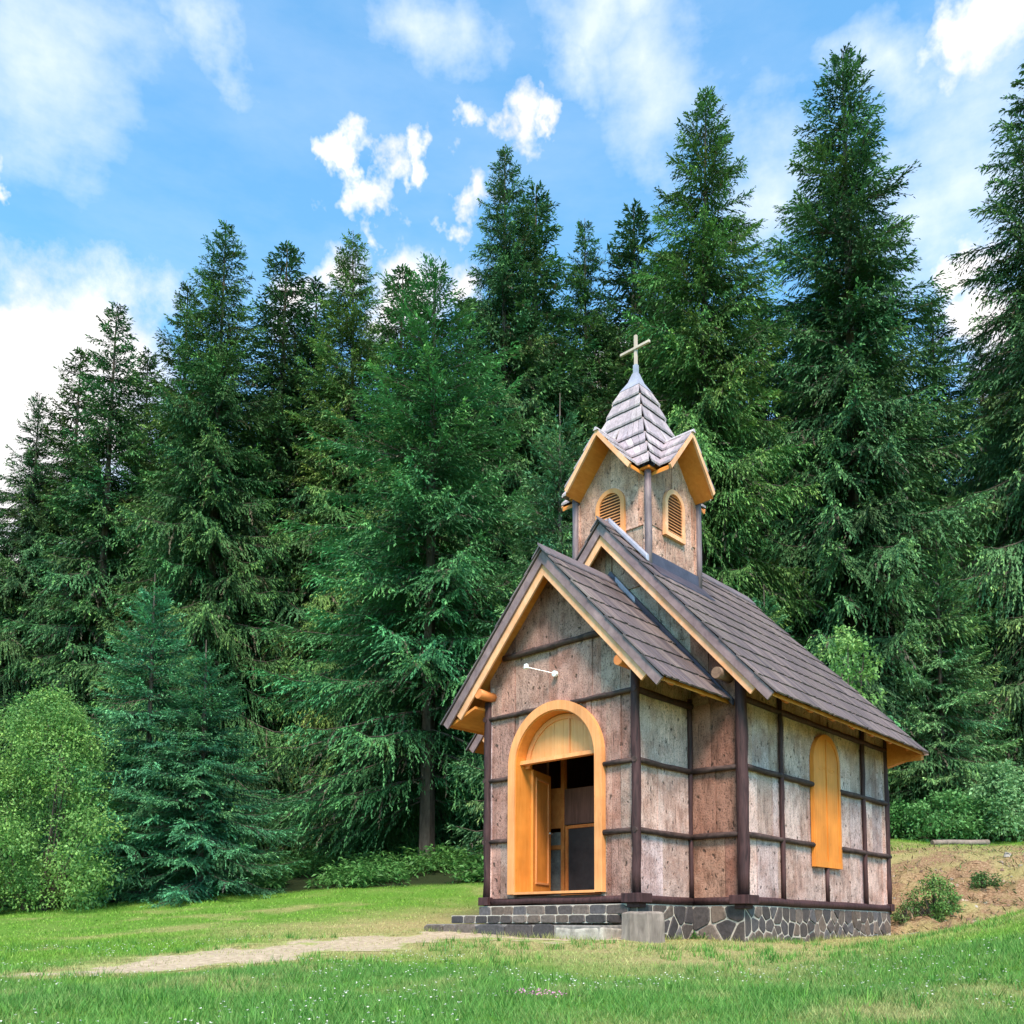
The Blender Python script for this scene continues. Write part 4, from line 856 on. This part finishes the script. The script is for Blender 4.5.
for a in [
 ('slim_a', -12, 470, 33, 'dark spruce cut by the left edge of the picture, lowest top of the forest row', .95),
 ('tall_b', 38, 392, 34, 'dark spruce with a ragged sloping top just right of the left edge', .85),
 ('slim_b', 78, 345, 35, 'slim dark spruce against the big white cloud, left of a taller thin one', .95),
 ('slim_a', 115, 303, 33, 'slim open spruce with a thin spire alone against the white cloud on the left', .9),
 ('slim_b', 152, 350, 36, 'small-topped dark spruce between the cloud spire and the tall two-peaked spruce', 1.0),
 ('tall_a', 224, 221, 31, 'tall dark spruce with a dense pointed top, highest at the left of the forest', .80),
 ('slim_a', 190, 285, 33, 'dark spruce whose low top shows on the left shoulder of the tallest left spruce', .85),
 ('slim_b', 284, 239, 33, 'thin-topped spruce between the two dense tall spruces on the left', 1.0),
 ('tall_c', 359, 234, 32.5, 'broad dark spruce with a blunt top under the middle clouds', .80),
 ('slim_a', 318, 282, 34, 'dark spruce filling the gap left of the broad blunt-topped one', 1.05),
 ('slim_b', 400, 262, 35.5, 'small pointed spruce top between the blunt dark one and the pale green front spruce', 1.0),
 ('broad', 434, 266, 25.8, 'big pale green front spruce with drooping boughs left of the chapel porch', 1.08),
 ('tall_a', 505, 142, 34, 'tall open-branched spruce below the small round cloud, left of the bell tower', .72),
 ('slim_a', 535, 182, 35, 'dark spruce leaning against the right side of the tall open-branched one', 1.0),
 ('slim_b', 462, 300, 36, 'dark spruce with bare lower stem behind the pale green front spruce', 1.2),
 ('tall_b', 586, 217, 36, 'dark spruce with a short conical top straight above the chapel gable', .72),
 ('slim_a', 631, 202, 36.5, 'narrow spruce above the cross of the bell tower', 1.05),
 ('tall_c', 697, 89, 29, 'tall yellowish green spruce standing right behind the bell tower', .80),
 ('slim_b', 660, 250, 34, 'dark spruce half hidden behind the left side of the tall yellowish one', 1.2),
 ('tall_a', 842, 52, 30.5, 'tallest dense spruce of the forest behind the chapel nave', .92),
 ('slim_a', 765, 300, 34, 'dark spruce in the notch between the two tallest spruces', 1.2),
 ('tall_b', 1042, 40, 29.5, 'tall spruce cut by the right edge of the picture', .95),
 ('slim_b', 930, 300, 35, 'pale slender spruce in the sky gap left of the right edge spruce', 1.0),
 ('tall_c', 985, 330, 36, 'spruce with a low top deep in the gap near the right edge', .8),
]:
    plant(a[0], a[1], a[2], a[3], a[4], GRP, a[5], tone={'broad': 1.22, 'tall_c': 1.1}.get(a[0], 1.))
plant('young', 156, 574, 21.6, 'young bluish spruce with a bare leader at the meadow edge behind the bright leafy bush', 'young spruces at the meadow edge', .98, hue=(.92, 1.22, 1.45))
plant('young', 208, 640, 21.2, 'small dark bluish spruce with a dead bare top at the meadow edge', 'young spruces at the meadow edge', 1.2, hue=(.72, .98, 1.15))
plant('young', 560, 392, 24, 'young spruce with a thin bare leader just left of the bell tower', 'young spruces at the meadow edge', .75, tone=1.1)
plant('young', 764, 585, 25, 'young spruce with a bare forked leader behind the nave roof ridge', 'young spruces at the meadow edge', .9, tone=1.1)
plant('young', 935, 540, 28, 'young spruce in shade at the forest foot right of the nave', 'young spruces at the meadow edge', .9, tone=1.1)
plant('young', 1010, 560, 30, 'young spruce at the forest foot by the right edge above the shrubs', 'young spruces at the meadow edge', .9, tone=1.1)
k = 0
for t, n, off in ((40, 22, 0), (46, 22, 20), (53, 20, 5)):
    for i in range(n):
        px = -90 + off + 1200 * i / (n - 1) + random.uniform(-15, 15)
        sky = np.interp(px, [-100, 0, 40, 80, 115, 160, 190, 225, 285, 360, 400, 435, 470, 505, 540, 585, 630, 660, 697, 740, 770, 800, 842, 900, 940, 970, 1000, 1040, 1120],
                        [560, 500, 420, 390, 360, 390, 320, 290, 310, 300, 320, 310, 320, 260, 270, 280, 270, 250, 200, 290, 380, 260, 180, 300, 420, 460, 300, 150, 150])
        plant(random.choice(['tall_a', 'tall_b', 'tall_c', 'slim_a', 'slim_b']), px, sky + random.uniform(45, 120), t, 'dark spruce deep in the forest, glimpsed between the trees of the front row', 'spruces deep in the forest', random.uniform(.85, 1.1))

# ------------------------------------------------------------------ broad-leaved bushes and trees
def leafy(seed, clumps, radii, per, size, cols, stems, flat=.3):
    g = np.random.default_rng(seed); n = len(clumps); ci = np.repeat(np.arange(n), per); Q = g.normal(0, 1, (len(ci), 3)); Q /= np.linalg.norm(Q, axis=1, keepdims=True); Q *= (g.random((len(ci), 1)) ** .4)
    P = np.asarray(clumps)[ci] + Q * np.asarray(radii)[ci][:, None] * np.array([1, 1, .75]); D = Q + g.normal(0, .6, Q.shape) + np.array([0, 0, -.15]); D /= np.linalg.norm(D, axis=1, keepdims=True)
    W = np.cross(D, np.array([0, 0, 1.]) + g.normal(0, flat + .2, Q.shape)); ln = size * g.uniform(.6, 1.35, len(ci)); V = diamonds(P, D, W, ln, ln * .58, .15)
    c = np.asarray(cols)[ci] * np.clip(g.normal(1, .17, (len(ci), 1)), .5, 1.6)
    cm = fast_mesh('foliage', V, [4] * (len(V) // 4), np.arange(len(V)), np.clip(c, .004, .7)); cm.materials.append(M['leaf'])
    TV, TL = tubes_np([s[0] for s in stems], [s[1] for s in stems], 5); tm = fast_mesh('stem', TV, [4] * len(TL), TL.ravel()); tm.materials.append(M['tree_bark'])
    return tm, cm
def bush(name, label, cat, x, y, h, r, nclump, per, size, c0, c1, seed, egg=.45, group=None, hollow=.35, cl=.34, stemr=.02):
    g = np.random.default_rng(seed); P = []; Rr_ = []; Cs = []; stems = []
    while len(P) < nclump:
        zf = g.random() ** 1.25; q = np.sqrt(max(0, 1 - ((zf - egg) / (1 - egg if zf > egg else egg + .12)) ** 2)); a = g.random() * 2 * PI; rho = (hollow + (1 - hollow) * g.random() ** .5) * q * r * (1 + .30 * math.sin(3 * a + seed) + .10 * math.sin(7 * a + 23 * zf) + .12 * math.sin(9 * zf + 2 * a) + .12 * math.sin(17 * zf + 5 * a)) * (1.15 - .45 * zf)
        P.append((rho * math.cos(a), rho * math.sin(a), h * (.06 + .92 * zf))); Rr_.append(cl * g.uniform(.6, 1.25)); w = g.random(); Cs.append(np.array(c0) * (1 - w) + np.array(c1) * w)
    for i in range(0, nclump, max(1, nclump // 26)):
        p = np.array(P[i]); b = np.array([p[0] * .1, p[1] * .1, -.1]); q = np.linspace(0, 1, 5)[:, None]; mid = b + (p - b) * q + np.array([0, 0, 1]) * (np.sin(q * PI) * .12 * h * .3); stems.append((mid, stemr * (1 - .8 * np.linspace(0, 1, 5)) + .004))
    tm, cm = leafy(seed, P, Rr_, per, size, Cs, stems)
    o = thing(name, label, cat, (x, y, zg1(x, y) - .05), group)
    for nm, me in (('stem', tm), ('foliage', cm)): c = bpy.data.objects.new(nm, me); COL.objects.link(c); c.parent = o
    return o
def bush_at(px, py_top, t, r, *a, name='shrub', label='', cat='shrub', **k):
    p = at(px, py_top, t); h = p[2] - zg1(p[0], p[1]) + .05; return bush(name, label, cat, p[0], p[1], h, r, *a, **k)
bush_at(50, 692, 20.2, 1.85, 430, 120, .065, (.09, .22, .06), (.26, .43, .105), 33, name='leafy_bush', label='large bright green leafy bush on the meadow edge at the left side', cat='bush', cl=.40, egg=.30, hollow=.30)
bush_at(-32, 735, 19.6, 1.6, 240, 120, .065, (.09, .21, .06), (.22, .40, .10), 4, name='leafy_bush', label='darker leafy bush cut by the left edge beside the bright one', cat='bush', cl=.40, egg=.30, hollow=.30)
bush_at(842, 628, 22.5, 1.0, 120, 70, .10, (.13, .29, .07), (.28, .45, .13), 5, name='leafy_tree', label='light green broad-leaved sapling rising behind the nave roof', cat='tree', cl=.30, egg=.7, hollow=.2, stemr=.035)
bush_at(1000, 765, 25.3, 1.0, 130, 70, .10, (.10, .24, .08), (.26, .44, .20), 6, label='pale green shrub on top of the bank near the right edge', cl=.3, egg=.4)
bush_at(950, 795, 25.6, 1.3, 130, 70, .10, (.06, .19, .05), (.15, .32, .10), 7, label='dark green shrub behind the grey log on the bank', cl=.32, egg=.4)
bush_at(905, 805, 26.5, .9, 90, 70, .10, (.045, .16, .04), (.11, .27, .07), 8, label='low dark shrub at the forest foot next to the rear corner of the nave', cl=.3, egg=.4)
bush_at(1050, 775, 25.0, 1.2, 130, 70, .10, (.07, .20, .06), (.19, .36, .13), 9, label='leafy shrub cut by the right edge on top of the bank', cl=.32, egg=.4)
bush_at(935, 876, 17.2, .46, 90, 60, .045, (.06, .16, .035), (.18, .31, .08), 10, label='small green shrub growing alone on the brown earth bank', cl=.14, egg=.4)
bush_at(985, 874, 18.0, .34, 26, 40, .05, (.05, .12, .03), (.12, .20, .06), 12, label='low weedy tuft high on the brown bank near the right edge', cl=.12, egg=.4, cat='weed', name='weed')
bush_at(905, 905, 16.9, .22, 16, 40, .045, (.08, .14, .04), (.14, .20, .06), 13, label='small yellowish weed on the bank close to the chapel foundation', cl=.10, egg=.4, cat='weed', name='weed')
x, y = at(708, 936, 12.9)[:2]; bush('weed', 'tiny green weed growing against the stone foundation below the porch corner', 'weed', 2.02 - .5, 1.28, .13, .12, 8, 26, .04, (.03, .12, .02), (.06, .18, .03), 14, cl=.05, stemr=.004)

# forest undergrowth (stuff): ferns and herbs along the edge and under the trees
def undergrowth(n, seed):
    g = np.random.default_rng(seed); T = []; U_ = []
    u = g.uniform(-19, 20, n * 4); t = 20.6 + g.random(n * 4) ** 1.8 * 14; x, y = xy(u, t); k = (forestmask(x, y) > .45 + .3 * g.random(n * 4)) & (fbm(x, y, .55, 141) > .40 + .22 * g.random(n * 4)); x, y = x[k][:n], y[k][:n]; return x, y
x, y = undergrowth(5200, 5); z = zg(x, y); n = len(x); g_ = np.random.default_rng(6)
hh = (.10 + .46 * g_.random(n) ** 1.6) * (.6 + .9 * fbm(x, y, .5, 95)); per = 22; ci = np.repeat(np.arange(n), per); th = g_.random(len(ci)) * 2 * PI; rad = hh[ci] * .55 * np.sqrt(g_.random(len(ci)))
P = np.stack([x[ci] + rad * np.cos(th), y[ci] + rad * np.sin(th), z[ci] + hh[ci] * g_.random(len(ci)) ** .7], -1); D = np.stack([np.cos(th), np.sin(th), g_.normal(.15, .5, len(ci))], -1); D /= np.linalg.norm(D, axis=1, keepdims=True)
W = np.cross(D, np.array([0, 0, 1.]) + g_.normal(0, .4, D.shape)); ln = g_.uniform(.07, .19, len(ci)); V = diamonds(P, D, W, ln, ln * .45, .2)
w = fbm(x, y, .35, 97)[ci][:, None]; c = (np.array([.04, .13, .036]) * (1 - w) + np.array([.13, .29, .07]) * w) * np.clip(g_.normal(1, .2, (len(ci), 1)), .5, 1.6)
me = fast_mesh('undergrowth', V, [4] * (len(V) // 4), np.arange(len(V)), c); me.materials.append(M['leaf']); uo = bpy.data.objects.new('undergrowth', me); COL.objects.link(uo)
tag(uo, 'low ferns and herbs covering the forest floor along the meadow edge', 'undergrowth', kind='stuff')
# dry stalks and clods on the bank (stuff)
nn = 9000; g_ = np.random.default_rng(9); u = g_.uniform(5.4, 16, nn); t = g_.uniform(15.4, 24, nn); x, y = xy(u, t); k = (bankmask(u, t) > .3) | (g_.random(nn) < .35); x, y = x[k], y[k]; z = zg(x, y); n = len(x)
th = g_.random(n) * 2 * PI; D = np.stack([np.cos(th), np.sin(th), g_.uniform(-.1, .9, n)], -1); ln = g_.uniform(.06, .22, n); V = diamonds(np.stack([x, y, z], -1), D, np.stack([-np.sin(th), np.cos(th), .3 + 0 * th], -1), ln, ln * .13 + .006)
c = np.where(g_.random((n, 1)) < .3, [[.10, .17, .05]], [[.26, .18, .11]]) * g_.uniform(.5, 1.4, (n, 1)); me = fast_mesh('dry_stalks', V, [4] * n, np.arange(4 * n), c); me.materials.append(M['grass_blade']); do = bpy.data.objects.new('dry_stalks', me); COL.objects.link(do)
tag(do, 'dry brown stalks and roots littering the earth bank', 'dry stalks', kind='stuff')

# ================================================================== daylight
SUN_EL, SUN_UT = 50, (.05, -1.)              # from behind the camera
sd = RH * SUN_UT[0] + FH * SUN_UT[1]; sd /= np.linalg.norm(sd); el = math.radians(SUN_EL)
sv = Vector((sd[0] * math.cos(el), sd[1] * math.cos(el), math.sin(el)))
sun = bpy.data.lights.new('sun', 'SUN'); sun.energy = 3.8; sun.angle = math.radians(18); sun.color = (1.0, .87, .72); so_ = bpy.data.objects.new('sun', sun); COL.objects.link(so_); so_.rotation_euler = sv.to_track_quat('Z', 'Y').to_euler(); so_.location = (0, 0, 60)
w = bpy.data.worlds.new('World'); SC.world = w; w.use_nodes = True; nt = w.node_tree; nt.nodes.clear()
out = nt.nodes.new('ShaderNodeOutputWorld'); bg = nt.nodes.new('ShaderNodeBackground'); bg.inputs['Strength'].default_value = .15; nt.links.new(bg.outputs[0], out.inputs[0])
sky = nt.nodes.new('ShaderNodeTexSky'); sky.sky_type = 'NISHITA'; sky.sun_disc = False; sky.sun_elevation = el; sky.sun_rotation = math.atan2(sd[0], sd[1]); sky.altitude = 700; sky.air_density = 1.0; sky.dust_density = .6; sky.ozone_density = 1.0
tc = nt.nodes.new('ShaderNodeTexCoord'); dirv = tc.outputs['Generated']
def vm(op, a, b=None, scale=None):
    n = nt.nodes.new('ShaderNodeVectorMath'); n.operation = op; setin(nt, n.inputs[0], a)
    if b is not None:
        if isinstance(b, bpy.types.NodeSocket): nt.links.new(b, n.inputs[1])
        else: n.inputs[1].default_value = b
    if scale is not None: n.inputs['Scale'].default_value = scale
    return n
n1 = noise(nt, dirv, 7, 6, .6); n2 = noise(nt, dirv, 26, 5, .6)
off = vm('SCALE', vm('SUBTRACT', n1.outputs[1], (.5, .5, .5)).outputs[0], scale=.16).outputs[0]; off2 = vm('SCALE', vm('SUBTRACT', n2.outputs[1], (.5, .5, .5)).outputs[0], scale=.05).outputs[0]
wd = vm('ADD', vm('ADD', dirv, off).outputs[0], off2).outputs[0]
def blob(px, py, rad):
    d = ray(px, py); d = d / np.linalg.norm(d); dist = vm('DISTANCE', wd, tuple(d)).outputs['Value']; return mth(nt, 'SUBTRACT', 1.0, mth(nt, 'DIVIDE', dist, rad / 1050))
def field(bl):
    f = None
    for b in bl: v = blob(*b); f = v if f is None else mth(nt, 'MAXIMUM', f, v)
    return f
solid = field([(-20, 420, 175), (60, 370, 120), (115, 335, 68), (-60, 560, 160), (15, 330, 58), (370, 190, 28), (345, 158, 20), (395, 172, 18), (368, 222, 18), (488, 124, 30), (515, 114, 18), (460, 132, 22), (455, 197, 26), (482, 186, 18), (325, 262, 40), (400, 275, 48), (280, 290, 30), (455, 272, 34), (1008, 28, 44), (-5, 165, 18), (985, 340, 50), (960, 275, 26), (1010, 560, 60), (610, 380, 60)])
wisp = field([(430, 5, 60), (590, 25, 70), (640, 10, 60), (20, 60, 110), (205, 40, 50), (980, 180, 120), (920, 230, 90), (780, 170, 90), (660, 90, 80), (900, 80, 60), (560, 60, 50)])
n3 = noise(nt, dirv, 14, 7, .62); n4 = noise(nt, vm('MULTIPLY', dirv, (2.2, 2.2, 7.)).outputs[0], 2.4, 6, .6)
sf = ramp(nt, mth(nt, 'ADD', solid, mth(nt, 'MULTIPLY', mth(nt, 'SUBTRACT', n3.outputs[0], .5), 1.5)), (-.0, 0.), (.62, 1.))
wf_ = mth(nt, 'MULTIPLY', ramp(nt, mth(nt, 'ADD', wisp, mth(nt, 'MULTIPLY', mth(nt, 'SUBTRACT', n4.outputs[0], .5), 1.2)), (.18, 0.), (1.0, 1.)), .6)
veil = ramp(nt, n4.outputs[0], (.40, .03), (.78, .20))
base = mix(nt, 1., sky.outputs[0], SKY_GAIN := (.78, 1.40, 1.46), 'MULTIPLY')
c = mix(nt, veil, base, (3.9, 4.2, 4.5)); c = mix(nt, wf_, c, (4.4, 4.5, 4.7)); c = mix(nt, sf, c, mix(nt, ramp(nt, n3.outputs[0], (.3, 0.), (.65, 1.)), (3.4, 3.4, 3.65), (5.0, 4.8, 4.75)))
nt.links.new(c, bg.inputs[0])
SC.view_settings.view_transform = 'Standard'; SC.view_settings.look = 'None'; SC.view_settings.exposure = 0.95; SC.view_settings.gamma = 1
SC.render.engine = 'CYCLES'
